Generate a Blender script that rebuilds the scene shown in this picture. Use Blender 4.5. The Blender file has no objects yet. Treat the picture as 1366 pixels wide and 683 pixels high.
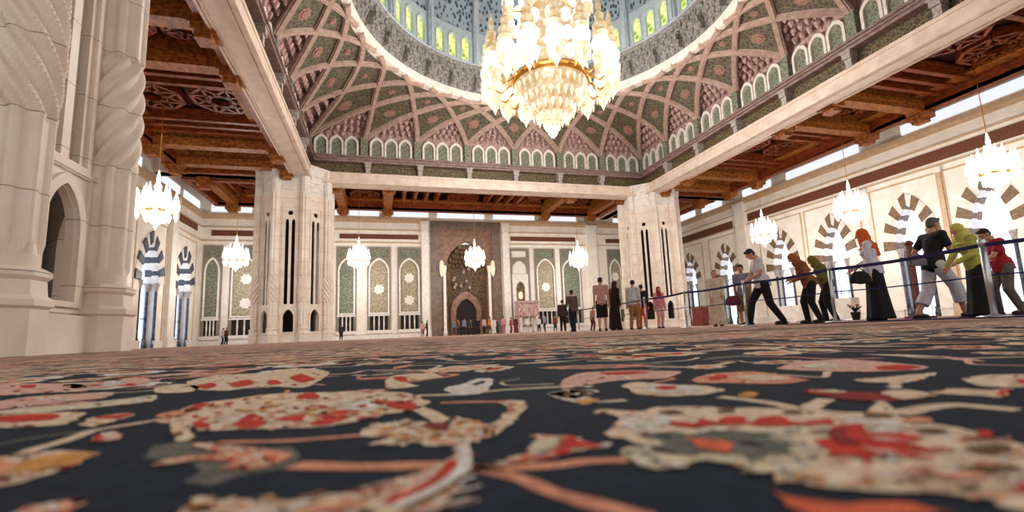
import bpy, math, random
from mathutils import Vector, Matrix, noise
from mathutils.geometry import tessellate_polygon
R_ = math.radians
PI = math.pi
col = bpy.context.scene.collection
rnd = random.Random(7)

# ------------------------------------------------------------------ camera maths
F, YAW, PITCH, ROLL, CY0 = 624.42, 0.2760, 0.1391, -0.0405, 356.39
H = 0.06
fwd = Vector((math.sin(YAW)*math.cos(PITCH), math.cos(YAW)*math.cos(PITCH), math.sin(PITCH)))
r0 = Vector((math.cos(YAW), -math.sin(YAW), 0)); u0 = r0.cross(fwd)
rt = r0*math.cos(ROLL)+u0*math.sin(ROLL); up = -r0*math.sin(ROLL)+u0*math.cos(ROLL)
cam = bpy.data.cameras.new('camera'); camo = bpy.data.objects.new('camera', cam); col.objects.link(camo)
cam.sensor_width = 36; cam.lens = F/1366*36; cam.shift_y = (CY0-341.5)/1366
cam.clip_start = 0.02; cam.clip_end = 300
camo.matrix_world = Matrix(((rt.x, up.x, -fwd.x, 0), (rt.y, up.y, -fwd.y, 0), (rt.z, up.z, -fwd.z, H), (0, 0, 0, 1)))
cam.dof.use_dof = True; cam.dof.focus_distance = 3.0; cam.dof.aperture_fstop = 4.5
bpy.context.scene.camera = camo
def floor_pt(px, py):                      # where on the floor a tracing point of the rug pattern lies
    d = fwd+rt*((px-683)/F)-up*((py-CY0)/F)
    t = -H/d.z
    return (d.x*t, d.y*t)
def stand(px, z, h=0.0):                   # plan position from bearing and distance
    d = fwd+rt*((px-683)/F)-up*((430-CY0)/F)
    return (d.x*z, d.y*z)

# ------------------------------------------------------------------ hall dimensions (metres)
CX, CY, CH, WH = 10.67, 26.71, 18.0, 29.0
XL, XR, YB = CX-WH, CX+WH, CY+WH
YF = -4.0

# ------------------------------------------------------------------ materials
def lin(c):
    return tuple(((v/255)/12.92 if v/255 <= .04045 else ((v/255+.055)/1.055)**2.4) for v in c)+(1,)
def newmat(name):
    m = bpy.data.materials.new(name); m.use_nodes = True
    nt = m.node_tree; return m, nt, nt.nodes['Principled BSDF']
def mat(name, c, rough=.6, c2=None, scale=4, detail=3, metal=0, bump=0, bscale=30, lo=.35, hi=.65, joint=0, stretch=None, spec=.4):
    m, nt, b = newmat(name)
    b.inputs['Roughness'].default_value = rough; b.inputs['Metallic'].default_value = metal
    b.inputs['Specular IOR Level'].default_value = spec
    b.inputs['Base Color'].default_value = lin(c)
    N = nt.nodes.new; L = nt.links.new
    tc = N('ShaderNodeTexCoord'); co = tc.outputs['Object']
    if stretch:
        mp = N('ShaderNodeMapping'); mp.inputs['Scale'].default_value = stretch; L(co, mp.inputs['Vector']); co = mp.outputs['Vector']
    out = None
    if c2:
        n = N('ShaderNodeTexNoise'); n.inputs['Scale'].default_value = scale; n.inputs['Detail'].default_value = detail
        L(co, n.inputs['Vector'])
        r = N('ShaderNodeValToRGB'); r.color_ramp.elements[0].position = lo; r.color_ramp.elements[1].position = hi
        r.color_ramp.elements[0].color = lin(c); r.color_ramp.elements[1].color = lin(c2)
        L(n.outputs['Fac'], r.inputs['Fac']); out = r.outputs['Color']
    if joint:
        s = N('ShaderNodeSeparateXYZ'); L(tc.outputs['Object'], s.inputs['Vector'])
        d = N('ShaderNodeMath'); d.operation = 'DIVIDE'; d.inputs[1].default_value = joint; L(s.outputs['Z'], d.inputs[0])
        f = N('ShaderNodeMath'); f.operation = 'FRACT'; L(d.outputs[0], f.inputs[0])
        g = N('ShaderNodeMath'); g.operation = 'LESS_THAN'; g.inputs[1].default_value = .014; L(f.outputs[0], g.inputs[0])
        mx = N('ShaderNodeMix'); mx.data_type = 'RGBA'; L(g.outputs[0], mx.inputs['Factor'])
        if out: L(out, mx.inputs[6])
        else: mx.inputs[6].default_value = lin(c)
        mx.inputs[7].default_value = lin(tuple(v*.72 for v in c)); out = mx.outputs[2]
    if out: L(out, b.inputs['Base Color'])
    if bump:
        n2 = N('ShaderNodeTexNoise'); n2.inputs['Scale'].default_value = bscale; L(co, n2.inputs['Vector'])
        bp = N('ShaderNodeBump'); bp.inputs['Strength'].default_value = bump; bp.inputs['Distance'].default_value = .02
        L(n2.outputs['Fac'], bp.inputs['Height']); L(bp.outputs['Normal'], b.inputs['Normal'])
    return m
def emis(name, c, s, c2=None, scale=6, lo=.4, hi=.6, s2=None):
    m, nt, b = newmat(name)
    b.inputs['Base Color'].default_value = lin(tuple(v*.45 for v in c)); b.inputs['Roughness'].default_value = .3
    b.inputs['Emission Color'].default_value = lin(c); b.inputs['Emission Strength'].default_value = s
    if c2:
        N = nt.nodes.new; L = nt.links.new
        tc = N('ShaderNodeTexCoord'); v = N('ShaderNodeTexVoronoi'); v.inputs['Scale'].default_value = scale
        L(tc.outputs['Object'], v.inputs['Vector'])
        r = N('ShaderNodeValToRGB'); r.color_ramp.elements[0].position = lo; r.color_ramp.elements[1].position = hi
        r.color_ramp.elements[0].color = lin(c); r.color_ramp.elements[1].color = lin(c2)
        L(v.outputs['Distance'], r.inputs['Fac']); L(r.outputs['Color'], b.inputs['Emission Color'])
    return m
def mosaic(name, ca, cb, cc, scale=3.0, rough=.6):      # arabesque inlay: cells with veins and dots
    m, nt, b = newmat(name); N = nt.nodes.new; L = nt.links.new
    b.inputs['Roughness'].default_value = rough
    tc = N('ShaderNodeTexCoord')
    v = N('ShaderNodeTexVoronoi'); v.feature = 'DISTANCE_TO_EDGE'; v.inputs['Scale'].default_value = scale
    v2 = N('ShaderNodeTexVoronoi'); v2.inputs['Scale'].default_value = scale*2.3
    n = N('ShaderNodeTexNoise'); n.inputs['Scale'].default_value = scale*1.5
    for q in (v, v2, n): L(tc.outputs['Object'], q.inputs['Vector'])
    r1 = N('ShaderNodeValToRGB'); r1.color_ramp.elements[0].position = .05; r1.color_ramp.elements[1].position = .14
    r1.color_ramp.elements[0].color = lin(cb); r1.color_ramp.elements[1].color = lin(ca)
    L(v.outputs['Distance'], r1.inputs['Fac'])
    r2 = N('ShaderNodeMath'); r2.operation = 'LESS_THAN'; r2.inputs[1].default_value = .24; L(v2.outputs['Distance'], r2.inputs[0])
    mx = N('ShaderNodeMix'); mx.data_type = 'RGBA'; L(r2.outputs[0], mx.inputs['Factor'])
    L(r1.outputs['Color'], mx.inputs[6]); mx.inputs[7].default_value = lin(cc)
    L(mx.outputs[2], b.inputs['Base Color'])
    return m
M = {}
M['wall'] = mat('cream marble wall', (232, 223, 210), .45, (243, 237, 228), 1.2, joint=0)
M['white'] = mat('white marble', (238, 234, 228), .35, (222, 214, 206), 2.5)
M['col'] = mat('carved white marble', (226, 210, 194), .45, (240, 230, 218), 1.2, 4, joint=1.1, bump=.15, bscale=12)
M['tan'] = mat('tan stone moulding', (190, 160, 128), .6, (206, 180, 150), 3)
M['beam'] = mat('pale rose marble beam', (214, 192, 176), .4, (230, 212, 198), 1.5)
M['cornice'] = mat('mauve brown cornice', (150, 126, 120), .55, (120, 98, 94), 3)
M['corbel'] = mat('grey corbel stone', (190, 182, 178), .5, (140, 128, 124), 8)
M['frieze'] = mosaic('green gold frieze', (62, 52, 36), (110, 94, 60), (150, 128, 84), 3.6)
M['wood'] = mat('carved teak', (156, 76, 32), .4, (92, 40, 16), 2.5, stretch=(1, 1, 3))
M['wood2'] = mat('gilded carved teak', (178, 112, 48), .45, (112, 58, 24), 5, 4, bump=.6, bscale=20)
M['dark'] = mat('dark teak board', (84, 40, 20), .6, (52, 24, 12), 3)
M['band'] = mat('brown calligraphy band', (120, 70, 44), .6, (84, 44, 28), 14, 5)
M['green'] = mosaic('green arabesque tile', (80, 76, 60), (116, 108, 88), (56, 54, 46), 2.8)
M['panel'] = mosaic('olive arabesque panel', (146, 136, 110), (182, 170, 146), (104, 100, 84), 3.2)
M['pframe'] = mat('grey beige panel frame', (140, 130, 114), .5, (118, 110, 98), 5)
M['niche'] = mosaic('grey green niche tile', (104, 108, 90), (142, 146, 128), (80, 84, 72), 3.5)
M['rib'] = mat('rose stone rib', (196, 172, 160), .5, (172, 146, 134), 3)
M['medal'] = mat('pink carved medallion', (178, 138, 124), .6, (130, 98, 84), 10, 4)
M['muq'] = mat('rose muqarnas stone', (206, 176, 170), .6, (150, 116, 112), 5, 4)
M['ring'] = mat('white ring stone', (236, 232, 226), .4, (224, 216, 206), 2)
M['drumfrieze'] = mat('grey brown muqarnas frieze', (162, 158, 154), .6, (96, 92, 88), 6, 4)
M['drum'] = mat('pale blue drum stone', (206, 216, 224), .5, (186, 198, 208), 3)
M['glass'] = emis('lit green yellow glass', (126, 160, 50), .75, (232, 236, 150), 2.2, .2, .55)
M['day'] = emis('daylit door glass', (214, 230, 255), 1.35)
M['cove'] = emis('cove light diffuser', (238, 242, 250), .62)
M['crystal'] = emis('lit crystal', (255, 248, 228), .55, (255, 218, 164), 4, .25, .6)
M['bulb'] = emis('lit glass shade', (255, 252, 246), 1.6)
M['goldc'] = emis('gold crystal tier', (255, 238, 204), .42, (224, 176, 112), 3, .15, .6)
M['crystal2'] = emis('lit clear crystal', (246, 252, 246), 1.5, (255, 236, 200), 9, .3, .7)
M['gold'] = mat('gilt metal', (200, 150, 70), .3, metal=.8)
M['black'] = mat('black cloth', (26, 24, 26), .9, (36, 33, 36), 20)
M['darkcore'] = mat('dark hollow', (40, 34, 32), .9)  # flat dark colour standing in for the shade inside hollows
M['blackstone'] = mat('dark veined marble', (44, 48, 58), .25, (90, 96, 110), 4)
M['stripe'] = mat('brown voussoir marble', (134, 108, 78), .5, (104, 82, 62), 5)
M['stripeb'] = mat('slate voussoir marble', (84, 84, 92), .45, (60, 60, 72), 5)
M['rope'] = mat('navy webbing', (30, 24, 84), .7)
M['runner'] = mat('navy runner carpet', (34, 28, 92), .95, (24, 20, 60), 30)
M['chrome'] = mat('brushed steel', (200, 206, 214), .3, metal=.85)
M['mihrab'] = mosaic('brown gold mihrab mosaic', (84, 66, 50), (132, 102, 74), (50, 44, 38), 2.2)
M['mframe'] = mat('brown marble frame', (142, 100, 76), .4, (104, 70, 52), 2)
M['mgrey'] = mat('grey brown marble frame', (122, 102, 88), .4, (96, 80, 70), 2)
M['redwood'] = mat('dark red lacquered wood', (120, 44, 34), .4, (90, 30, 24), 6)
M['screen'] = mat('grey metal', (90, 92, 98), .4)
# lattice of the dome
m, nt, b = newmat('pierced dome lattice'); N = nt.nodes.new; L = nt.links.new
tc = N('ShaderNodeTexCoord'); v = N('ShaderNodeTexVoronoi'); v.inputs['Scale'].default_value = 3.4
mp = N('ShaderNodeMapping'); mp.inputs['Scale'].default_value = (1, 1, .6); L(tc.outputs['Object'], mp.inputs['Vector']); L(mp.outputs['Vector'], v.inputs['Vector'])
rr = N('ShaderNodeValToRGB'); rr.color_ramp.elements[0].position = .3; rr.color_ramp.elements[0].color = lin((70, 86, 98)); rr.color_ramp.elements[1].position = .48; rr.color_ramp.elements[1].color = lin((176, 192, 204))
L(v.outputs['Distance'], rr.inputs['Fac']); L(rr.outputs['Color'], b.inputs['Base Color']); b.inputs['Roughness'].default_value = .6
M['lattice'] = m

# ------------------------------------------------------------------ mesh builder
class MB:
    def __init__(s): s.v = []; s.f = []; s.mi = []; s.M = Matrix.Identity(4); s.k = 0; s.sm = []
    def add(s, vs, fs, smooth=False):
        o = len(s.v); s.v += [tuple(s.M @ Vector(p)) for p in vs]
        s.f += [tuple(i+o for i in f) for f in fs]; s.mi += [s.k]*len(fs); s.sm += [smooth]*len(fs); return s
    def box(s, x0, x1, y0, y1, z0, z1):
        return s.add([(x, y, z) for z in (z0, z1) for y in (y0, y1) for x in (x0, x1)],
                     [(0, 2, 3, 1), (4, 5, 7, 6), (0, 1, 5, 4), (2, 6, 7, 3), (0, 4, 6, 2), (1, 3, 7, 5)])
    def prism(s, loop, z0, z1, top=None):
        n = len(loop); top = top or loop
        return s.add([(x, y, z0) for x, y in loop]+[(x, y, z1) for x, y in top],
                     [tuple(range(n))[::-1], tuple(range(n, 2*n))]+[(i, (i+1) % n, n+(i+1) % n, n+i) for i in range(n)])
    def lathe(s, prof, n=24, c=(0, 0), cap=True, smooth=True):
        vs = []; fs = []
        for r, z in prof:
            for i in range(n):
                a = 2*PI*i/n; vs.append((c[0]+r*math.cos(a), c[1]+r*math.sin(a), z))
        for k in range(len(prof)-1):
            for i in range(n):
                j = (i+1) % n; fs.append((k*n+i, k*n+j, (k+1)*n+j, (k+1)*n+i))
        if cap:
            fs.append(tuple(range(n))[::-1]); fs.append(tuple(range((len(prof)-1)*n, len(prof)*n)))
        return s.add(vs, fs, smooth)
    def tube(s, pts, r, n=8, rect=None, smooth=True):
        pts = [Vector(p) for p in pts]; vs = []; fs = []; m = len(pts)
        rs = r if isinstance(r, (list, tuple)) else [r]*m
        for k, p in enumerate(pts):
            t = (pts[min(k+1, m-1)]-pts[max(k-1, 0)]).normalized()
            a = t.cross(Vector((0, 0, 1)))
            if a.length < 1e-3: a = Vector((1, 0, 0))
            a.normalize(); b2 = a.cross(t).normalized()
            if rect:
                w, h = rect
                q = [(-w/2, -h/2), (w/2, -h/2), (w/2, h/2), (-w/2, h/2)]; n = 4
                vs += [p+a*x+b2*y for x, y in q]
            else:
                vs += [p+(a*math.cos(2*PI*i/n)+b2*math.sin(2*PI*i/n))*rs[k] for i in range(n)]
        for k in range(m-1):
            for i in range(n):
                j = (i+1) % n; fs.append((k*n+i, k*n+j, (k+1)*n+j, (k+1)*n+i))
        fs.append(tuple(range(n))[::-1]); fs.append(tuple(range((m-1)*n, m*n)))
        return s.add(vs, fs, smooth and not rect)
    def ball(s, c, r, n=12, m=8):
        rx, ry, rz = r if isinstance(r, (list, tuple)) else (r, r, r)
        vs = [(c[0], c[1], c[2]+rz)]; fs = []
        for k in range(1, m):
            t = PI*k/m
            for i in range(n):
                a = 2*PI*i/n; vs.append((c[0]+rx*math.sin(t)*math.cos(a), c[1]+ry*math.sin(t)*math.sin(a), c[2]+rz*math.cos(t)))
        vs.append((c[0], c[1], c[2]-rz)); e = len(vs)-1
        for i in range(n): fs.append((0, 1+i, 1+(i+1) % n)); fs.append((e, e-n+(i+1) % n, e-n+i))
        for k in range(m-2):
            for i in range(n):
                j = (i+1) % n; fs.append((1+k*n+i, 1+(k+1)*n+i, 1+(k+1)*n+j, 1+k*n+j))
        return s.add(vs, fs, True)
    def plate(s, loops, y0, y1):            # outline + holes in the local x-z plane, thickness along y
        fl = [Vector((x, 0, z)) for lp in loops for x, z in lp]
        tri = tessellate_polygon([[Vector((x, z, 0)) for x, z in lp] for lp in loops]); n = len(fl)
        vs = [(p.x, y0, p.z) for p in fl]+[(p.x, y1, p.z) for p in fl]; fs = []
        for t in tri:
            a, b2, c2 = t
            fs.append((a, b2, c2)); fs.append((c2+n, b2+n, a+n))
        o = 0
        for lp in loops:
            k = len(lp)
            for i in range(k): j = (i+1) % k; fs.append((o+i, o+j, o+j+n, o+i+n))
            o += k
        return s.add(vs, fs)
    def build(s, name, mt, parent=None, link=True):
        me = bpy.data.meshes.new(name); me.from_pydata(s.v, [], s.f)
        for q in (mt if isinstance(mt, (list, tuple)) else [mt]): me.materials.append(q)
        me.polygons.foreach_set('material_index', s.mi); me.polygons.foreach_set('use_smooth', s.sm); me.update()
        o = bpy.data.objects.new(name, me)
        col.objects.link(o)
        if parent: o.parent = parent
        return o
def tag(o, label=None, cat=None, group=None, kind=None):
    if label: o['label'] = label
    if cat: o['category'] = cat
    if group: o['group'] = group
    if kind: o['kind'] = kind
    return o
def empty(name, loc=(0, 0, 0), rz=0, label=None, cat=None, group=None, kind=None):
    o = bpy.data.objects.new(name, None); col.objects.link(o); o.location = loc; o.rotation_euler = (0, 0, rz); o.empty_display_size = .1
    return tag(o, label, cat, group, kind)
KIDS = {}
def part(mb, name, mt, parent):
    o = mb.build(name, mt, parent); return o
def dup(root, loc, rz, label=None, group=None, allobj=None):
    def cp(o, par):
        c = o.copy(); col.objects.link(c)
        if par: c.parent = par
        for ch in o.children: cp(ch, c)
        return c
    c = cp(root, None); c.location = loc; c.rotation_euler = (0, 0, rz)
    if label: c['label'] = label
    if group: c['group'] = group
    return c
def inst(o, parent, mtx):
    c = o.copy(); col.objects.link(c); c.parent = parent; c.matrix_local = mtx; return c
def struct(o): o['kind'] = 'structure'; return o
def arch(xc, hw, z0, zs, za, n=9, bulge=0):
    pts = [(xc-hw, z0)]
    for i in range(n+1):
        t = i/n; a = t*R_(68)
        pts.append((xc-hw*(1-(1-math.cos(a))/(1-math.cos(R_(68)))) - bulge*math.sin(PI*t*.9), zs+(za-zs)*math.sin(a)/math.sin(R_(68))))
    right = [(2*xc-x, z) for x, z in pts[:-1]][::-1]
    return pts+right
def rect(x0, x1, z0, z1): return [(x0, z0), (x0, z1), (x1, z1), (x1, z0)]
def circ(xc, zc, r, n=16): return [(xc+r*math.cos(2*PI*i/n), zc+r*math.sin(2*PI*i/n)) for i in range(n)]
def RT(x, y, z=0, rz=0): return Matrix.Translation((x, y, z)) @ Matrix.Rotation(rz, 4, 'Z')

# ------------------------------------------------------------------ frames: local x runs along a wall, local y points out of the hall, y = 0 is the wall face
FB = RT(0, YB); FR = RT(XR, 0, 0, -PI/2); FL = RT(XL, 0, 0, PI/2); FF = RT(0, CY-WH, 0, PI)
TOPZ = 16.8
# ---- back wall
MX0, MX1 = 5.74, 14.34
w = MB(); w.M = FB; w.plate([rect(XL-.6, XR+.6, -.1, TOPZ), [(MX0, .0), (MX0, 13.8), (MX1, 13.8), (MX1, .0)]], 0, .5)
struct(w.build('wall_back', M['wall']))
# ---- right and left walls with arched doorways
RY = [53.0, 46.3, 38.2, 32.4, 26.0, 21.0, 15.2]
LY = [51.75, 44.8, 35.0, 28.0]
OH = 1.15
def sidewall(frame, ys, sgn, name, oh):
    w = MB(); w.M = frame
    x0, x1 = sorted((sgn*(YF), sgn*(YB+.6)))
    loops = [rect(x0, x1, -.1, TOPZ)]
    for y in ys: loops.append(arch(sgn*y, oh, 0.0, 5.4, 8.7))
    w.plate(loops, 0, .5)
    return struct(w.build(name, M['wall']))
sidewall(FR, RY, -1, 'wall_right', OH)
sidewall(FL, LY, 1, 'wall_left', 1.6)
# ---- ceiling slab over the aisles
w = MB()
S0, S1 = CX-CH-.1, CX+CH+.1; T0, T1 = CY-CH-.1, CY+CH+.1
for a, b2, c2, d in ((XL-.6, S0, YF, YB+.6), (S1, XR+.6, YF, YB+.6), (S0, S1, T1, YB+.6), (S0, S1, YF, T0)):
    w.box(a, b2, c2, d, TOPZ, TOPZ+.4)
struct(w.build('ceiling', M['dark']))
# ---- mouldings along the walls
def mould(frame, a, b2, name):
    w = MB(); w.M = frame
    w.box(a, b2, -.30, 0, 13.7, 14.05); w.box(a, b2, -.18, 0, 13.45, 13.7)
    w.box(a, b2, -.12, 0, 11.0, 11.12); w.box(a, b2, -.12, 0, 12.5, 12.6)
    return struct(w.build(name, M['tan']))
mould(FB, XL, MX0, 'trim_1'); mould(FB, MX1, XR, 'trim_2'); mould(FR, -YB, -YF, 'trim_3'); mould(FL, YF, YB, 'trim_4')
def bbrd(frame, spans, name):
    w = MB(); w.M = frame
    for a, b2 in spans: w.box(a, b2, -.16, 0, 0, .55); w.box(a, b2, -.2, 0, .5, .62)
    return struct(w.build(name, M['white']))
bbrd(FB, [(XL, MX0), (MX1, XR)], 'baseboard_back')
def gaps(ys, sgn, lo, hi):
    out = []; c2 = lo
    for y in sorted(sgn*v for v in ys):
        out.append((c2, y-OH-.1)); c2 = y+OH+.1
    out.append((c2, hi)); return out
bbrd(FR, gaps(RY, -1, -YB, -YF), 'baseboard_right')
bbrd(FL, gaps(LY, 1, YF, YB), 'baseboard_left')

# ---- pilasters
def pilaster(frame, x, w2, where, m='wall', top=13.5):
    t = empty('pilaster', frame @ Vector((x, 0, 0)), frame.to_euler().z, 'flat cream marble pilaster '+where, 'pilaster')
    q = MB(); q.box(-w2, w2, -.35+(.2 if top < 13 else 0), .02, .9, top); part(q, 'shaft', M[m], t)
    q = MB(); q.box(-w2-.12, w2+.12, -.47, .02, 0, .9); part(q, 'plinth', M[m], t)
    q = MB(); q.box(-w2-.1, w2+.1, -.45+(.2 if top < 13 else 0), .02, top-.2, top+.2); part(q, 'capital', M['white'], t)
    return t
pilaster(FB, 26.7, .7, 'on the far wall behind the right column')
pilaster(FB, -8.0, .9, 'on the far wall behind the left column')
pilaster(FR, -43.2, .7, 'on the right wall, right of the far column')
pilaster(FR, -29.2, .3, 'on the right wall behind the leaning pair', 'wall', 10.7)
pilaster(FR, -23.5, .14, 'on the right wall behind the man in black', 'tan', 10.7)
pilaster(FL, 48.4, .6, 'on the left wall between the two lit archways')
for (fr, x, wh) in ((FB, 5.05, 'left'), (FB, 15.0, 'right')):
    pilaster(fr, x, .42, 'just %s of the brown prayer niche' % wh, 'white')
# ---- calligraphy bands
def band(frame, a, b2, z0, z1, label):
    t = MB(); t.M = frame; t.box(a, b2, -.08, .02, z0, z1)
    o = t.build('inscription_band', M['band']); tag(o, label, 'wall panel', 'brown inscription bands on the walls')
    return o
band(FB, -4.54, 4.3, 11.5, 12.05, 'long brown inscription strip on the far wall left of the prayer niche')
band(FB, 15.7, 24.5, 11.5, 12.05, 'long brown inscription strip on the far wall right of the prayer niche')
band(FB, -17.4, -12.4, 11.6, 12.2, 'short brown inscription strip on the far wall near the left corner')
band(FB, 28.9, 32.5, 11.4, 11.95, 'short brown inscription strip on the far wall in the right corner')
band(FR, -55.2, -44.6, 11.15, 12.0, 'brown inscription strip high on the right wall beside the far column')
band(FR, -42.2, 3.0, 11.35, 12.2, 'very long brown inscription strip running along the top of the right wall')
band(FL, 49.5, 54.3, 11.8, 12.6, 'brown inscription strip on the left wall beside the far left corner')
band(FL, 44.3, 46.9, 11.8, 12.7, 'small square of brown inscription on the left wall by the near pier')

# ---- cove lights above the cornice
def cove(frame, a, b2, where, z0=14.25, z1=15.0, y0=-.12):
    t = MB(); t.M = frame; n = 3
    t.box(a, b2, y0, y0+.1, z0, z1)
    o = t.build('cove_light', M['cove']); tag(o, 'glowing white cove light strip '+where, 'light', 'cove lights under the ceiling'); return o
for i, (a, b2) in enumerate(((-17.5, -13.6), (-12.8, -8.8), (-6.2, -4.6), (-3.6, -.2), (1.2, 5.5), (6.6, 12.4), (13.6, 19.0), (20.0, 24.8), (30.2, 33.4), (34.4, 38.4))):
    cove(FB, a, b2, 'above the far wall, '+['first from the left corner', 'behind the left column', 'right beside the left column', 'over the left green panels', 'left of the prayer niche', 'over the prayer niche', 'right of the prayer niche', 'left of the right column', 'just right of the right column', 'in the far right corner'][i])
for i, (a, b2) in enumerate(((51, 54.5), (46, 49.6), (38.5, 42.5), (29, 36.5), (14, 25.5), (2, 11))):
    cove(FR, -b2, -a, 'above the right wall, '+['nearest the far corner', 'second from the far corner', 'beside the far column', 'above the women in brown and green', 'above the man in black', 'nearest the camera'][i])
for i, (a, b2) in enumerate(((50.5, 54.5), (45.8, 49.4), (37, 42))):
    cove(FL, a, b2, 'above the left wall, '+['nearest the far corner', 'over the left archways', 'beside the near pier'][i])

# ---- stone cross beams from the far columns to the walls
def crossbeam(x0, x1, y0, y1, label, lights):
    t = empty('cross_beam', ((x0+x1)/2, (y0+y1)/2, 14.6), 0, label, 'beam'); t.rotation_euler.z = 0
    q = MB(); q.M = Matrix.Translation((-(x0+x1)/2, -(y0+y1)/2, -14.6))
    q.box(x0, x1, y0, y1, 14.6, TOPZ); e = .12
    q.box(x0-(e if x1-x0 < 3 else 0), x1+(e if x1-x0 < 3 else 0), y0-(e if y1-y0 < 3 else 0), y1+(e if y1-y0 < 3 else 0), 14.6, 15.0)
    part(q, 'beam', M['beam'], t)
    for (a, b2, c2, d, z0, z1) in lights:
        q = MB(); q.M = Matrix.Translation((-(x0+x1)/2, -(y0+y1)/2, -14.6)); q.box(a, b2, c2, d, z0, z1)
        part(q, 'cove_light', M['cove'], t)['label'] = 'white glowing strip'
yc = CY+CH
crossbeam(XL, CX-CH-2, yc-.5, yc+.5, 'pale stone beam from the left far column to the left wall', [(-17.7, -14.6, yc-.62, yc-.5, 15.35, 15.85), (-13.4, -10.4, yc-.62, yc-.5, 15.35, 15.85)])
crossbeam(CX+CH+2, XR, yc-.5, yc+.5, 'pale stone beam from the right far column to the right wall', [(32.2, 35.0, yc-.62, yc-.5, 15.35, 15.85), (36.0, 38.6, yc-.62, yc-.5, 15.35, 15.85)])
crossbeam(CX-CH-.5, CX-CH+.5, yc+2, YB, 'pale stone beam from the left far column back to the far wall', [])
crossbeam(CX+CH-.5, CX+CH+.5, yc+2, YB, 'pale stone beam from the right far column back to the far wall', [(CX+CH-.62, CX+CH-.5, yc+3, yc+9.5, 15.2, 15.9)])

# ---- timber ceilings of the aisles
def timber(name_label, xc, yc2, lx, ly, rz, beams, ribs, lats):
    """lx = length along local x, ly = width; beams/ribs at local x positions; lats = (x0,x1) lattice bays"""
    t = empty('timber_ceiling', (xc, yc2, 14.4), rz, name_label, 'ceiling')
    q = MB(); hx, hy = lx/2, ly/2
    q.box(-hx, hx, -hy, hy, 1.75, 1.95); part(q, 'board', M['dark'], t)
    q = MB()
    for a, b2 in ((-hy, -hy+.45), (hy-.45, hy)):
        q.box(-hx, hx, a, b2, .03, 1.8); q.box(-hx, hx, a-(.15 if a < 0 else 0), b2+(0 if a < 0 else .15), 0, .3)
    for a, b2 in ((-hx, -hx+.45), (hx-.45, hx)): q.box(a, b2, -hy+.45, hy-.45, 0.05, 1.8)
    part(q, 'perimeter_beam', M['wood'], t)
    for x in beams:
        q = MB(); q.box(x-.42, x+.42, -hy+.45, hy-.45, .1, 1.7); q.box(x-.55, x+.55, -hy+.45, hy-.45, .45, .7); part(q, 'carved_beam', M['wood2'], t)
        for sg in (-1, 1):
            q = MB()
            q.box(x-.5, x+.5, min(sg*(hy-.9), sg*(hy+.55)), max(sg*(hy-.9), sg*(hy+.55)), -.02, .55)
            q.box(x-.62, x+.62, min(sg*(hy-.7), sg*(hy+.3)), max(sg*(hy-.7), sg*(hy+.3)), -.42, -.02)
            q.box(x-.4, x+.4, min(sg*(hy-.6), sg*(hy+.1)), max(sg*(hy-.6), sg*(hy+.1)), -.7, -.42)
            part(q, 'bracket', M['wood2'], t)
    for x in ribs:
        q = MB(); q.box(x-.16, x+.16, -hy+.45, hy-.45, .75, 1.5); q.box(x-.24, x+.24, -hy+.45, hy-.45, 1.3, 1.5); part(q, 'rib', M['wood'], t)
    for a, b2 in lats:
        q = MB(); c2 = (a+b2)/2; w2 = (b2-a)/2
        n = max(1, int(round((ly-1)/(b2-a))))
        for k in range(n):
            yy = -hy+.5+(k+.5)*(ly-1)/n; r = min(w2, (ly-1)/n/2)*.92
            for s2 in range(8):
                a1 = 2*PI*s2/8+PI/8; a2 = a1+2*PI/8
                q.tube([(c2+r*math.cos(a1), yy+r*math.sin(a1), 1.35), (c2+r*math.cos(a2), yy+r*math.sin(a2), 1.35)], .1, rect=(.2, .5))
                a3 = a1+2*PI*3/8
                q.tube([(c2+r*math.cos(a1), yy+r*math.sin(a1), 1.25), (c2+r*math.cos(a3), yy+r*math.sin(a3), 1.25)], .1, rect=(.16, .35))
        part(q, 'lattice_panel', M['wood'], t)
    # gilded carved strips just inside the perimeter
    for sg in (-1, 1):
        q = MB(); q.box(-hx+.45, hx-.45, min(sg*(hy-.45), sg*(hy-1.35)), max(sg*(hy-.45), sg*(hy-1.35)), .95, 1.15)
        part(q, 'carved_strip', M['wood2'], t)
    return t
aw = 8.7
cbe = [-15.2, -11.3, 11.3, 15.2]; 
# right and left aisles: local x = world Y
def aisle(xc, lab):
    ctr = 25.6
    beams = [22.6-ctr, 26.5-ctr, 37.9-ctr, 41.9-ctr, 11.2-ctr]
    ribs = [21.3-ctr, 20.3-ctr, 19.3-ctr, 14.3-ctr, 13.3-ctr, 12.3-ctr, 27.7-ctr, 28.7-ctr, 29.7-ctr, 34.6-ctr, 35.6-ctr, 36.6-ctr]
    lats = [(15.0-ctr, 18.7-ctr), (23.2-ctr, 25.9-ctr), (30.3-ctr, 34.0-ctr), (38.5-ctr, 41.3-ctr)]
    return timber(lab, xc, ctr, 36.4, aw, PI/2, beams, ribs, lats)
aisle((CX+CH+.2+XR-2.3)/2, 'carved teak ceiling over the right aisle, ribs and star lattice')
aisle((CX-CH-.2+XL+2.3)/2, 'carved teak ceiling over the left aisle beside the near pier')
timber('long carved teak ceiling over the far aisle in front of the prayer niche', CX, (CY+CH+.6+YB-2)/2, 33.4, aw, 0,
       [-14.7, -9.9, 9.0, 15.2], [-8.2, -7.0, -5.8, -4.6, 1.2, 2.4, 3.6, 4.8], [(-14.0, -10.6), (-3.6, .4), (5.4, 8.2), (9.8, 14.4)])
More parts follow.
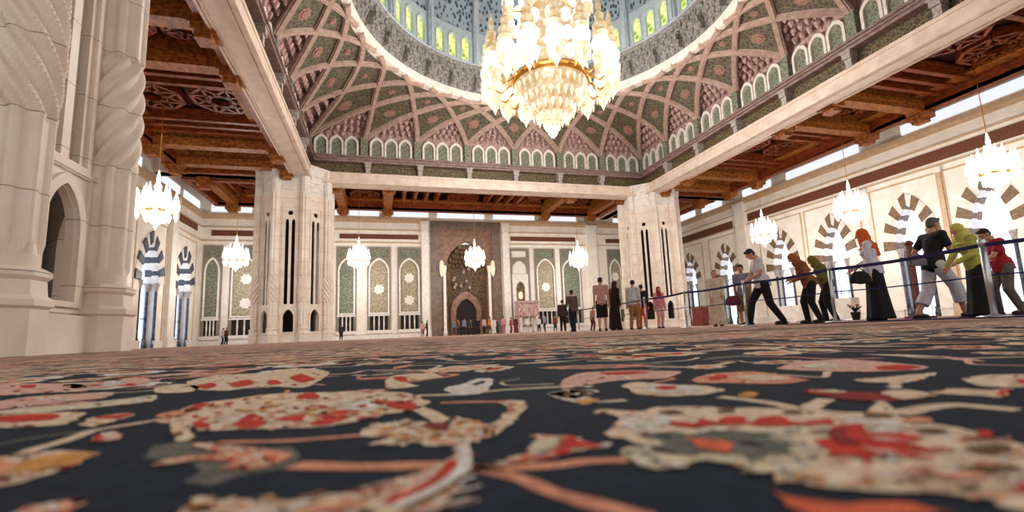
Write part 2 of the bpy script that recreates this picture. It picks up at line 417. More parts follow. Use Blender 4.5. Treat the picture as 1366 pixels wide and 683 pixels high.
for s, lab in ((-1, 'square carved teak ceiling in the far left corner'), (1, 'square carved teak ceiling in the far right corner')):
    timber(lab, CX+s*(CH+.6+(WH-CH-2.2)/2), (CY+CH+.9+YB-2)/2, aw, aw-.2, 0, [-2.6, 2.6], [-1.6, 1.6], [(-1.2, 1.2)])

# ---- arched doorways in the side walls
def doorway(frame, x, where, dark, OH=OH):
    t = empty('striped_archway', frame @ Vector((x, 0, 0)), frame.to_euler().z, '%s-and-white striped archway, ' % dark[0]+where, 'archway')
    DEP = 1.0
    inn = arch(0, OH, 5.4, 5.4, 8.7, 7)[0:]; outr = arch(0, OH+.95, 5.4, 5.4, 9.7, 7)
    inn = inn[1:-1] if False else inn
    n = len(inn)-1
    # sequence of stones along the arch
    for i in range(n):
        a, b2 = Vector((inn[i][0], 0, inn[i][1])), Vector((inn[i+1][0], 0, inn[i+1][1]))
        if (b2-a).length < .02: continue
        c2, d = Vector((outr[i+1][0], 0, outr[i+1][1])), Vector((outr[i][0], 0, outr[i][1]))
        dk = (i % 2 == 1)
        q = MB(); f = -.14 if dk else -.07
        g = .0
        q.prism([(a.x, a.z), (b2.x, b2.z), (c2.x, c2.z), (d.x, d.z)], 0, 1)
        vs = [(vx, f if vz < .5 else DEP, vy) for vx, vy, vz in q.v]; q.v = vs
        o = part(q, 'voussoir', M[dark[1]] if dk else M['white'], t)
        if dk: o['label'] = dark[0]+' voussoir'
    # reveal, colonnettes, glass door
    for sg in (-1, 1):
        q = MB(); q.box(min(sg*OH, sg*(OH+.3)), max(sg*OH, sg*(OH+.3)), .5, DEP, 0, 5.3); part(q, 'jamb', M['white'], t)
    for sg in (-1, 1):
        for yy in (.05, .7):
            q = MB(); q.lathe([(.12, .75), (.11, 1.2), (.11, 4.6), (.12, 4.75)], 12, (sg*(OH-.16), yy))
            c3 = part(q, 'colonnette', M['blackstone'], t)
            q = MB(); q.lathe([(.2, 0), (.2, .3), (.15, .5), (.17, .75)], 8, (sg*(OH-.2), yy), smooth=False); part(q, 'base', M['blackstone'], c3)
            q = MB(); q.lathe([(.13, 4.7), (.17, 4.9), (.24, 5.25), (.26, 5.4)], 8, (sg*(OH-.16), yy), smooth=False); part(q, 'capital', M['corbel'], c3)
    q = MB(); q.plate([arch(0, OH+.25, .02, 5.4, 8.9)], DEP, DEP+.06)
    g = part(q, 'glass_door', M['day'], t); g['label'] = 'bright daylit glass'
    q = MB()
    for xx in (-.75, 0, .75): q.box(xx-.03, xx+.03, DEP-.08, DEP-.01, 0, 5.3)
    q.box(-OH, OH, DEP-.08, DEP-.01, 2.4, 2.5); q.box(-OH, OH, DEP-.08, DEP-.01, 5.3, 5.42)
    part(q, 'door_frame', M['white'], g)
    return t
def surround(frame, x, where):
    q = MB(); q.M = frame
    q.plate([rect(x-2.75, x+2.75, .62, 10.6), rect(x-2.63, x+2.63, .6, 10.48)][:2], -.05, .0)
    struct(q.build('trim_%d' % (5+surround.n), M['tan'])); surround.n += 1
surround.n = 0
wr = ['farthest one on the right wall, beside the far column', 'second from the far end of the right wall', 'third from the far end of the right wall', 'behind the women in brown and olive', 'behind the man in the black shirt', 'on the right wall behind the man in red', 'nearest the camera on the right wall']
for i, y in enumerate(RY):
    doorway(FR, -y, wr[i], ('brown', 'stripe')); surround(FR, -y, '')
wl = ['on the left wall nearest the far corner', 'on the left wall right beside the near pier', 'on the left wall hidden behind the near pier', 'on the left wall, nearest the camera']
for i, y in enumerate(LY):
    doorway(FL, y, wl[i], ('slate', 'stripeb'), 1.6); surround(FL, y, '')

# ---- arched tile panels on the far wall
def tilepanel(xc, hw, where, kind=0):
    t = empty('tile_panel', FB @ Vector((xc, 0, 0)), 0, 'arched green tile panel, '+where, 'wall panel')
    q = MB(); q.plate([rect(-hw, hw, .75, 10.5), arch(0, hw-.32, 2.95, 7.6, 9.0), rect(-hw+.3, hw-.3, 9.35, 10.2), rect(-hw+.32, hw-.32, .95, 2.6)], -.22, -.02)
    part(q, 'frame', M['pframe'], t)
    q = MB(); q.plate([arch(0, hw-.16, 2.75, 7.65, 9.25), arch(0, hw-.33, 2.95, 7.6, 9.0)], -.3, -.2); q.box(-hw, hw, -.3, -.2, .6, .95); q.box(-hw+.1, hw-.1, -.3, -.2, 2.55, 2.8)
    part(q, 'arch_band', M['white'], t)
    q = MB(); q.plate([arch(0, hw-.28, 2.9, 7.6, 9.05)], -.06, .0); p2 = part(q, 'tile_field', M['panel'] if kind != 2 else M['niche'], t)
    q = MB(); q.box(-hw+.28, hw-.28, -.05, 0, 9.3, 10.25); part(q, 'top_panel', M['niche'], t)
    q = MB(); q.box(-hw+.3, hw-.3, -.04, 0, .9, 2.65); part(q, 'opening', M['darkcore'], t)  # dark sheet on the wall, shade behind the balusters put into its colour
    for k in range(3):
        x = (k-1)*(hw-.32)*.55
        q = MB(); q.lathe([(.1, .95), (.07, 1.2), (.09, 1.8), (.07, 2.3), (.1, 2.6)], 8, (x, -.12)); part(q, 'baluster', M['white'], t)
    for zz in ((4.3, 6.9) if kind == 1 else (5.6,) if kind == 0 else ()):
        q = MB(); q.plate([[(r*math.cos(a), zz+r*math.sin(a)) for a, r in ((2*PI*i/16, .62 if i % 2 else .48) for i in range(16))]], -.1, -.03)
        part(q, 'rosette', M['ring'], p2)['label'] = 'pale rosette'
    return t
tilepanel(-3.72, 1.08, 'leftmost of the three left of the prayer niche', 2)
tilepanel(-.2, 1.3, 'middle one of the three left of the prayer niche', 0)
tilepanel(3.2, 1.33, 'with two pale rosettes, nearest left of the prayer niche', 1)
tilepanel(20.1, 1.37, 'middle one of the three right of the prayer niche', 0)
tilepanel(23.6, 1.4, 'farthest right of the three beyond the prayer niche', 2)
tilepanel(29.9, 1.0, 'in the corner bay behind the right column', 1)
tilepanel(-17.1, .9, 'narrow one by the far left corner', 2)
tilepanel(-13.9, 1.55, 'wide one beside the left column', 1)
# white niche with an inner lit recess, and the pale pulpit below it
t = empty('white_niche', FB @ Vector((16.7, 0, 0)), 0, 'white arched wall niche with small amber-lit recess right of the prayer niche', 'niche')
q = MB(); q.plate([rect(-1.32, 1.32, .75, 10.5), arch(0, .95, 7.3, 7.9, 9.0), rect(-1.0, 1.0, 9.35, 10.2), arch(0, .55, 3.9, 5.5, 6.3)], -.25, -.02); part(q, 'frame', M['pframe'], t)
q = MB(); q.plate([rect(-1.02, 1.02, .9, 7.25), arch(0, .56, 3.88, 5.5, 6.32)], -.32, -.22); part(q, 'niche_face', M['white'], t)
q = MB(); q.box(-.98, .98, -.04, 0, 7.2, 10.25); part(q, 'arch_field', M['ring'], t)
q = MB(); q.box(-.6, .6, -.05, 0, 3.85, 6.4); part(q, 'recess', M['mihrab'], t)['label'] = 'dark amber recess'
q = MB(); q.ball((0, -.2, 4.6), (.22, .12, .4)); part(q, 'lamp', emis('amber lamp', (255, 220, 150), 6), t)
t = empty('pulpit', (16.9, YB-1.9, 0), 0, 'low pale pink stone pulpit below the white niche', 'pulpit')
q = MB(); q.box(-1.25, 1.25, -.7, .7, 1.9, 3.6); q.box(-1.35, 1.35, -.8, .8, 3.5, 3.75); part(q, 'platform', M['muq'], t)
for sx in (-1, 1):
    for sy in (-1, 1):
        q = MB(); q.lathe([(.16, 0), (.12, .3), (.1, 1.6), (.17, 1.9)], 10, (sx*1.05, sy*.55)); part(q, 'leg', M['white'], t)
# ---- prayer niche
t = empty('prayer_niche', FB @ Vector((10.04, 0, 0)), 0, 'tall brown marble prayer niche with gold mosaic arch in the middle of the far wall', 'niche')
hw = 4.3
q = MB(); q.plate([rect(-hw, hw, -.1, 13.78), rect(-hw+1.1, hw-1.1, 0, 12.7)], -.3, .45); part(q, 'outer_frame', M['mgrey'], t)
q = MB(); q.plate([rect(-hw+1.1, hw-1.1, -.1, 12.7), arch(0, 2.45, 0, 8.2, 11.3)], -.12, .4); part(q, 'inner_frame', M['mframe'], t)
q = MB()
n = 14; pts = [(2.45*math.cos(PI*i/n), .4+1.9*math.sin(PI*i/n)) for i in range(n+1)]
for i in range(n):
    (a, b2), (c2, d) = pts[i], pts[i+1]
    q.add([(a, b2, 0), (c2, d, 0), (c2, d, 11.4), (a, b2, 11.4)], [(0, 1, 2, 3)], True)
for k in range(5):
    rr2 = 2.3-k*.38; zz = 8.6+k*.55
    for i in range(12-k):
        a = PI*(i+.5)/(12-k); q.ball((rr2*math.cos(a), .5+rr2*.75*math.sin(a), zz), (.26, .26, .34), 8, 5)
part(q, 'apse', M['mihrab'], t)
q = MB(); q.plate([arch(0, 1.9, -.1, 3.0, 5.3), arch(0, 1.25, 0, 2.6, 4.4)], .9, 1.2); part(q, 'inner_arch', M['mframe'], t)
q = MB(); q.plate([arch(0, 1.25, 0, 2.6, 4.4)], 1.3, 1.36); part(q, 'dark_recess', M['darkcore'], t)['label'] = 'black recess'  # flat plate, the darkness of the niche is its colour
for sg in (-1, 1):
    q = MB(); q.lathe([(.26, 0), (.26, .5), (.18, .7), (.17, 7.4), (.3, 8.0), (.3, 8.3)], 14, (sg*2.75, -.3)); part(q, 'column', M['white'], t)
    q = MB(); q.lathe([(.05, 6.9), (.2, 7.2), (.28, 7.8), (.24, 8.6), (.08, 8.9)], 10, (sg*3.1, -.75)); o = part(q, 'wall_lamp', M['crystal'], t); o['label'] = 'glowing wall lamp'
for i in range(9):
    q = MB(); a = rnd.uniform(-1.6, 1.6); zz = rnd.uniform(5.6, 8.2); q.ball((a, .9, zz), (.18, .06, .22), 7, 5)
    part(q, 'mosaic_boss', M['muq'], t)['label'] = 'pink mosaic boss'

# ------------------------------------------------------------------ the four great columns
RV = 3.0
def make_column():
    t = empty('column')
    # carved shafts with straight flutes and a twisted band, alternately right and left handed
    shs = []
    for hand in (1, -1):
        n = 64; q = MB(); vs = []; fs = []
        zl = [1.15, 1.35, 1.5, 3.0, 3.2]+[3.3+2.1*i/56 for i in range(57)]+[5.5, 5.7, 12.4, 12.6]
        for z in zl:
            fl = .035 if z > 1.45 else 0; tw = 0; b2 = 0
            if 3.25 < z < 5.45:
                k = (z-3.3)/2.1; tw = hand*PI*1.1*k; fl = .05; b2 = .04*math.sin(PI*min(max(k, 0), 1))
            for i in range(n):
                a = 2*PI*i/n; c8 = math.cos(8*(a-tw)); r = .34+b2+fl*math.copysign(abs(c8)**(1 if 3.25 < z < 5.45 else .6), c8)
                vs.append((r*math.cos(a), r*math.sin(a), z))
        for k in range(len(zl)-1):
            for i in range(n):
                j = (i+1) % n; fs.append((k*n+i, k*n+j, (k+1)*n+j, (k+1)*n+i))
        q.add(vs, fs, False)
        q.lathe([(.47, 0), (.47, .62), (.52, .66), (.52, .74), (.45, .8), (.43, 1.0), (.48, 1.05), (.48, 1.12), (.38, 1.18)], 8, smooth=False)
        shs.append(q.build('shaft', M['col'], t))
    q = MB(); wdt = 1.02
    q.plate([rect(-wdt, wdt, 0, 12.7), arch(0, .4, .85, 2.0, 2.7), arch(-.24, .14, 3.1, 10.0, 10.35), arch(.24, .14, 3.1, 10.0, 10.35), circ(0, 10.85, .2)], -.16, -.04)
    # raised surround of the small window and sill courses
    q.plate([arch(0, .58, .75, 2.05, 2.9), arch(0, .42, .84, 2.0, 2.72)], -.24, -.16)
    q.plate([rect(-.72, .72, .66, 3.0), rect(-.65, .65, .72, 2.95)], -.2, -.16)
    q.box(-wdt, wdt, -.3, -.16, 0, .62); q.box(-wdt, wdt, -.22, -.16, 2.98, 3.06)
    q.plate([rect(-.6, .6, 3.06, 11.4), rect(-.5, .5, 3.12, 11.3)], -.22, -.16)
    fp = q.build('window_panel', M['col'], t)
    for k in range(8):
        a = R_(22.5+45*k)
        m2 = RT(RV*math.cos(a), RV*math.sin(a), 0, a)
        if k > 1: inst(shs[k % 2], t, m2)
        else: shs[k].matrix_local = m2
        a = R_(45*k); ap = 2.52
        m2 = RT(ap*math.cos(a), ap*math.sin(a), 0, a+PI/2)
        if k: inst(fp, t, m2)
        else: fp.matrix_local = m2
    oc = lambda r: [(r*math.cos(R_(22.5+45*k)), r*math.sin(R_(22.5+45*k))) for k in range(8)]
    q = MB(); q.prism(oc(1.7), 0, 12.6); part(q, 'core', M['darkcore'], t)['label'] = 'dark hollow inside the slots'  # solid dark prism added so the slots read as shaded
    q = MB()
    q.prism(oc(2.9), 12.5, 12.85); q.prism(oc(3.0), 12.85, 12.95); q.prism(oc(2.85), 12.95, 13.7); q.prism(oc(2.95), 13.7, 13.8); q.prism(oc(2.9), 13.8, 14.3, oc(2.95)); q.prism(oc(3.1), 14.3, 14.42)
    q.prism(oc(2.95), 14.42, 15.0, oc(3.2)); q.prism(oc(3.25), 15.0, 15.15)
    for x, y in oc(3.0):
        q.lathe([(.36, 12.4), (.36, 14.2), (.42, 14.6), (.48, 15.05)], 8, (x, y), smooth=False)
    part(q, 'capital', M['white'], t)
    return t
cl = [(-1, 1, 'massive white octagonal column at the far left under the dome, with slender dark slots'), (1, 1, 'massive white octagonal column at the far right under the dome'),
      (-1, -1, 'huge carved stone pier at the left edge, nearest the camera'), (1, -1, 'massive octagonal column at the near right, its top edge just in frame')]
c0 = make_column(); colm = []
for i, (sx, sy, lb) in enumerate(cl):
    o = c0 if i == 0 else dup(c0, (0, 0, 0), 0)
    o.location = (CX+sx*CH-(.24 if i == 2 else 0), CY+sy*CH+(.12 if i == 2 else 0), 0); tag(o, lb, 'column', 'columns under the dome'); colm.append(o)
q = MB(); q.box(-.2, .2, -.2, .2, .78, 1.05); o = q.build('wooden_box', M['redwood']); o.location = (CX-CH+1.78, CY-CH+.2, 0)
tag(o, 'small dark red box standing inside the window opening of the near pier', 'box')

# ------------------------------------------------------------------ entablature around the dome square
HB = 16.5                                   # half side of the inner face
def entab(side, label, n):
    # local frame: x along the side, y outwards from the centre
    rz = {'back': 0, 'right': -PI/2, 'front': PI, 'left': PI/2}[side]
    t = empty('entablature', (CX, CY, 0), rz, label, 'beam', None)
    q = MB(); L2 = HB
    q.box(-CH-.3, CH+.3, HB, HB+1.6, 14.07, 14.98)
    for y, z0, z1 in ((HB-.06, 14.03, 14.2), (HB-.06, 14.8, 15.03)): q.box(-L2, L2, y, HB+.2, z0, z1)
    for y in (HB+.12, HB+.26, HB+1.3, HB+1.44): q.box(-L2, L2, y, y+.06, 14.01, 14.1)
    part(q, 'beam', M['beam'], t)
    q = MB(); q.box(-HB-.4, HB+.4, HB+.42, HB+.7, 14.98, 16.1)
    part(q, 'frieze', M['frieze'], t)
    q = MB()
    for a, z0, z1, h in ((HB-.2, 16.0, 16.2, .5), (HB-.32, 16.2, 16.32, .6), (HB-.1, 16.32, 16.5, .6), (HB-.2, 16.5, 16.66, .6)):
        q.prism([(-a, a), (a, a), (a+h, a+h+.1), (-a-h, a+h+.1)], z0, z1)
    part(q, 'cornice', M['cornice'], t)
    c = None
    for k in range(8):
        x = -HB+2*HB*k/7
        if k in (0, 7): continue
        if c is None:
            q = MB(); q.box(-.26, .26, -.24, .45, 15.55, 16.0); q.box(-.2, .2, -.12, .45, 15.0, 15.55); q.box(-.32, .32, -.3, .45, 15.9, 16.02)
            c = part(q, 'corbel', M['corbel'], t); c.location = (x, HB, 0)
        else: inst(c, t, Matrix.Translation((x, HB, 0)))
    return t
for s, lb in (('back', 'pale stone beam with brackets and gold frieze over the far columns'), ('right', 'long pale stone beam with brackets running along the right side of the dome square'),
              ('left', 'long pale rose stone beam running from the near pier to the left far column'), ('front', 'stone beam with brackets above and behind the camera side of the dome')):
    entab(s, lb, 7)

# ------------------------------------------------------------------ vault between the square and the ring
HS = 17.0; RR = 12.8; ZN = 18.45; ZR = 21.1
SEG = [((-1, 1), (1, 1)), ((1, 1), (1, -1)), ((1, -1), (-1, -1)), ((-1, -1), (-1, 1))]
def Psq(u):
    u %= 28; k = int(u//7); f = (u-7*k)/7
    a, b2 = SEG[k]; return Vector(((a[0]+(b2[0]-a[0])*f)*HS, (a[1]+(b2[1]-a[1])*f)*HS))
def Pc(u):
    a = R_(135)-2*PI*(u % 28)/28
    return Vector((math.cos(a)*RR, math.sin(a)*RR))
def surf(u, v, off=0):
    p = Psq(u).lerp(Pc(u), v**1.15)
    z = ZN+(ZR-ZN)*(1-(1-v)**1.5)
    if off:
        d = p.normalized(); p = p+d*off; z += off*.6
    return Vector((CX+p.x, CY+p.y, z))
def vr(du): return 1-(1-(min(du, 2)/2)**(1/1.35))**1.75
vt = empty('dome_vault', (0, 0, 0), 0, 'ribbed vault of crossing rose stone arches with green tile cells between square and dome ring', 'vault')
q = MB(); NU, NV = 14, 20
for b2 in range(28):
    for i in range(NU):
        for j in range(NV):
            fm = (i+.5)/NU; vm = (j+.5)/NV
            if vm < min(vr(fm), vr(1-fm)): continue
            us = (b2+i/NU, b2+(i+1)/NU); vs = (j/NV, (j+1)/NV)
            q.add([surf(us[0], vs[0]), surf(us[1]-1e-6, vs[0]), surf(us[1]-1e-6, vs[1]), surf(us[0], vs[1])], [(0, 1, 2, 3)], True)
part(q, 'tile_shell', M['green'], vt)
for i in range(28):
    for sg in (-1, 1):
        q = MB(); pts = []
        for k in range(15):
            s = .95*(k/14)**1.3; pts.append(surf((i+sg*2*s**1.35) % 28, 1-(1-s)**1.75)-Vector((0, 0, .02)))
        # from the node straight down to the cornice first
        q.tube(pts, .2, rect=(.42, .3)); q.tube([p-Vector((0, 0, .16)) for p in pts], .2, rect=(.2, .2))
        part(q, 'rib', M['rib'], vt)
    # node pier down to the cornice
    p = surf(i, 0); q = MB(); q.M = Matrix.Translation((p.x, p.y, 0)); q.box(-.3, .3, -.3, .3, 16.6, ZN+.1); part(q, 'pier', M['niche'], vt)
def medallion(u, v, r, nm='medallion'):
    c = surf(u, v); e = .02
    du = (surf(u+e, v)-surf(u-e, v)).normalized(); dv = (surf(u, v+e)-surf(u, v-e)).normalized(); nn = du.cross(dv).normalized()
    if nn.z > 0: nn = -nn
    q = MB()
    for rr3, h in ((r, .06), (r*.62, .12)):
        lp = [c+nn*h+(du*math.cos(a)+dv*math.sin(a))*rr3*(1+.1*math.cos(8*a)) for a in [2*PI*k/32 for k in range(32)]]
        lo = [p-nn*(h+.02) for p in lp]
        q.add(lp+lo, [tuple(range(32))]+[(k, (k+1) % 32, 32+(k+1) % 32, 32+k) for k in range(32)])
    part(q, nm, M['medal'], vt)
for i in range(28):
    cor = (i % 7 == 0)
    medallion(i, .47, .46 if not cor else .7)
    medallion(i+.5, .76, .26)
# muqarnas in every arch head and the niches below
for b2 in range(28):
    q = MB(); k7 = b2 % 7
    # back of the recess
    NA = 8
    for i in range(NA):
        for j in range(6):
            f0, f1 = i/NA, (i+1)/NA
            t0 = .64*j/6; t1 = .64*(j+1)/6
            q.add([surf(b2+f0, t0, .75), surf(b2+f1-1e-6, t0, .75), surf(b2+f1-1e-6, t1, .75), surf(b2+f0, t1, .75)], [(0, 1, 2, 3)], True)
    for j, (cnt, v) in enumerate(((7, .05), (6, .15), (6, .25), (4, .35), (3, .45))):
        for i in range(cnt):
            f = .5+(i-(cnt-1)/2)*(.125 if j else .13)
            c = surf(b2+f, v, .62-.1*j); q.lathe([(.02, -.34), (.12, -.2), (.22, 0), (.24, .14), (.1, .2)], 7, (0, 0), smooth=False)
            nv = 5*7
            q.v[-nv:] = [tuple(Vector(p)+c) for p in q.v[-nv:]]
    part(q, 'muqarnas', M['muq'], vt)
nch = None
for b2 in range(28):
    k = b2//7; a, e2 = SEG[k]; d = Vector((e2[0]-a[0], e2[1]-a[1], 0)).normalized()
    ang = math.atan2(d.y, d.x)
    for i in range(3):
        p = Psq(b2+(.5+(i-1)*.27))
        m2 = RT(CX+p.x, CY+p.y, 0, ang)
        if nch is None:
            q = MB(); q.plate([arch(0, .62, 16.64, 18.0, 18.75), arch(0, .44, 16.7, 17.95, 18.5)], -.12, .14)
            nch = q.build('niche_arch', M['white'], vt); q2 = MB(); q2.plate([arch(0, .46, 16.68, 17.95, 18.52)], .05, .12)
            nf = q2.build('niche_tile', M['niche'], nch)
            nch.matrix_local = m2
        else:
            c = inst(nch, vt, m2); f2 = nf.copy(); col.objects.link(f2); f2.parent = c
q = MB()
for k in range(4):
    q.M = RT(CX, CY, 0, -PI/2*k); q.box(-HS-.5, HS+.5, HS+.3, HS+.5, 16.0, 19.6)
part(q, 'arcade_wall', M['muq'], vt)

# ------------------------------------------------------------------ ring, drum and dome
dm = empty('dome', (CX, CY, 0), 0, 'great dome with white ring, muqarnas frieze, green-lit windows and pale pierced lattice', 'dome')
def annulus(prof, n=96):
    q = MB(); vs = []; fs = []; m = len(prof)
    for r, z in prof:
        for i in range(n):
            a = 2*PI*i/n; vs.append((r*math.cos(a), r*math.sin(a), z))
    for k in range(m):
        k2 = (k+1) % m
        for i in range(n): j = (i+1) % n; fs.append((k*n+i, k*n+j, k2*n+j, k2*n+i))
    return q.add(vs, fs, False)
part(annulus([(RR-.02, 21.05), (RR-.12, 21.08), (RR-.16, 21.25), (RR-.1, 21.3), (RR-.12, 21.75), (RR+.6, 21.75), (RR+.6, 21.05)]), 'ring', M['ring'], dm)
part(annulus([(RR-.1, 21.75), (RR-.75, 23.7), (RR-.95, 23.9), (RR+.4, 23.9), (RR+.4, 21.75)]), 'frieze', M['drumfrieze'], dm)
q = MB()
for j in range(4):
    for i in range(96):
        a = 2*PI*(i+.5*(j % 2))/96; r = RR-.2-.17*j; z = 21.95+.46*j
        o = len(q.v); q.lathe([(.03, -.3), (.16, -.05), (.2, .1), (.05, .2)], 6, (r*math.cos(a), r*math.sin(a)), smooth=False)
        q.v[o:] = [(x, y, zz+z+.1) for x, y, zz in q.v[o:]]
part(q, 'muqarnas_drops', M['drumfrieze'], dm)
for i in range(32):
    a = 2*PI*i/32; q = MB(); q.M = RT(0, 0, 0, a); q.box(RR-1.0, RR-.35, -.12, .12, 22.3, 22.75); q.box(RR-.75, RR-.35, -.09, .09, 21.75, 22.3); part(q, 'bracket', M['drumfrieze'], dm)
RD = 11.95
part(annulus([(RD+.15, 23.9), (RD-.1, 24.05), (RD+.15, 24.1), (RD+.6, 24.1), (RD+.6, 23.9)]), 'sill', M['drum'], dm)
wi = None
for k in range(16):
    for i in range(3):
        a = R_(k*22.5+(i-1)*6.3)
        m2 = RT(RD*math.sin(a), RD*math.cos(a), 0, -a)
        if wi is None:
            q = MB(); q.plate([rect(-.66, .66, 24.0, 27.2), arch(0, .38, 24.25, 25.85, 26.45)], 0, .3)
            q.plate([arch(0, .5, 24.15, 25.9, 26.6), arch(0, .4, 24.22, 25.86, 26.47)], -.07, 0); wi = part(q, 'window', M['drum'], dm)
            q = MB(); q.plate([arch(0, .42, 24.2, 25.9, 26.5)], .2, .24); gl = q.build('stained_glass', M['glass'], wi); gl['label'] = 'green yellow lit glass'
            wi.matrix_local = m2
        else:
            c = inst(wi, dm, m2); f2 = gl.copy(); col.objects.link(f2); f2.parent = c
    a = R_(k*22.5+11.25); q = MB(); q.M = RT(RD*math.sin(a), RD*math.cos(a), 0, -a)
    q.box(-.28, .28, -.25, .3, 24.05, 27.6); q.box(-.16, .16, -.4, -.2, 24.05, 27.6)
    pr = part(q, 'drum_pier', M['drum'], dm)
def domep(t, a, off=0):
    r = (RD+.2-off)*math.cos(t); z = 27.0+15.5*math.sin(t); return (r*math.cos(a), r*math.sin(a), z)
q = MB(); n = 96; m_ = 20
vs = [domep(R_(88)*j/m_, 2*PI*i/n) for j in range(m_+1) for i in range(n)]
q.add(vs, [(j*n+i, j*n+(i+1) % n, (j+1)*n+(i+1) % n, (j+1)*n+i) for j in range(m_) for i in range(n)]+[tuple(range(m_*n, (m_+1)*n))], True)
part(q, 'dome_shell', M['lattice'], dm)
for k in range(16):
    a = PI/2-R_(k*22.5+11.25); q = MB(); q.tube([domep(R_(86)*j/14, a, .2) for j in range(15)], .2, rect=(.5, .45)); part(q, 'dome_rib', M['drum'], dm)

# ------------------------------------------------------------------ chandeliers
def plight(name, loc, e, r, c=(1, .96, .9)):
    l = bpy.data.lights.new(name, 'POINT'); l.energy = e; l.shadow_soft_size = r; l.color = c
    o = bpy.data.objects.new(name, l); col.objects.link(o); o.location = loc; return o
def make_small():
    t = empty('chandelier')                       # origin at the lowest tip
    q = MB(); q.tube([(0, 0, 3.6), (0, 0, 9.0)], .025, 6); part(q, 'chain', M['gold'], t)
    q = MB(); q.lathe([(.02, 0), (.1, .12), (.08, .22), (.28, .38), (.5, .62), (.62, .85), (.66, 1.0), (.5, 1.08)], 20); part(q, 'bowl', M['crystal2'], t)
    q = MB(); q.lathe([(.3, 1.05), (.42, 1.3), (.3, 1.5), (.36, 1.7), (.24, 1.95), (.3, 2.15), (.16, 2.4), (.2, 2.6), (.1, 2.85), (.12, 3.05), (.03, 3.6)], 16); part(q, 'spire', M['crystal2'], t)
    q = MB(); q.lathe([(.66, 1.0), (.72, 1.04), (.72, 1.12), (.64, 1.14)], 24); part(q, 'gilt_rim', M['gold'], t)
    for k in range(10):
        a = 2*PI*k/10; c, s = math.cos(a), math.sin(a)
        q = MB(); q.tube([(c*.4, s*.4, 1.15), (c*.65, s*.65, .98), (c*.92, s*.92, 1.0), (c*.98, s*.98, 1.2)], .03, 6); arm = part(q, 'arm', M['gold'], t)
        q = MB(); q.lathe([(.05, 1.15), (.17, 1.28), (.2, 1.5), (.14, 1.8), (.08, 2.05), (.02, 2.35)], 10, (c*.98, s*.98)); part(q, 'glass_shade', M['bulb'], arm)
        q = MB(); q.lathe([(.01, .56), (.08, .7), (.14, .95), (.05, 1.12)], 8, (c*.98, s*.98)); part(q, 'pendant', M['crystal2'], arm)
    for k in range(8):
        a = 2*PI*(k+.5)/8; c, s = math.cos(a)*.55, math.sin(a)*.55
        q = MB(); q.lathe([(.05, 1.3), (.16, 1.45), (.18, 1.75), (.12, 2.1), (.07, 2.4), (.02, 2.75)], 10, (c, s)); part(q, 'upper_glass_shade', M['bulb'], t)
    for k in range(14):
        a = 2*PI*(k+.5)/14; q = MB(); q.lathe([(.01, .42), (.045, .52), (.06, .68), (.02, .8)], 7, (.52*math.cos(a), .52*math.sin(a))); part(q, 'crystal_drop', M['crystal2'], t)
    return t
sm0 = make_small(); spots = [(-12.8, 31.6, 'largest on the left, beside the near pier'), (-13.5, 50.2, 'in front of the far left corner panels'), (-2.2, 50.2, 'in front of the green panels left of the prayer niche'),
     (10.0, 50.2, 'hanging in front of the brown prayer niche'), (22.35, 50.2, 'in front of the far wall left of the right column'), (34.2, 34.7, 'farthest on the right aisle, above the white-shirted man'),
     (34.2, 26.2, 'middle one on the right aisle, above the woman in orange'), (34.2, 17.6, 'nearest on the right aisle, above the man in red')]
for i, (x, y, w2) in enumerate(spots):
    o = sm0 if i == 0 else dup(sm0, (0, 0, 0), 0)
    o.location = (x, y, 6.95); o.rotation_euler.z = i*.3
    tag(o, 'small glowing crystal chandelier '+w2, 'chandelier', 'small chandeliers in the aisles')
    plight('chandelier_glow', (x, y, 6.3), 470, .5)
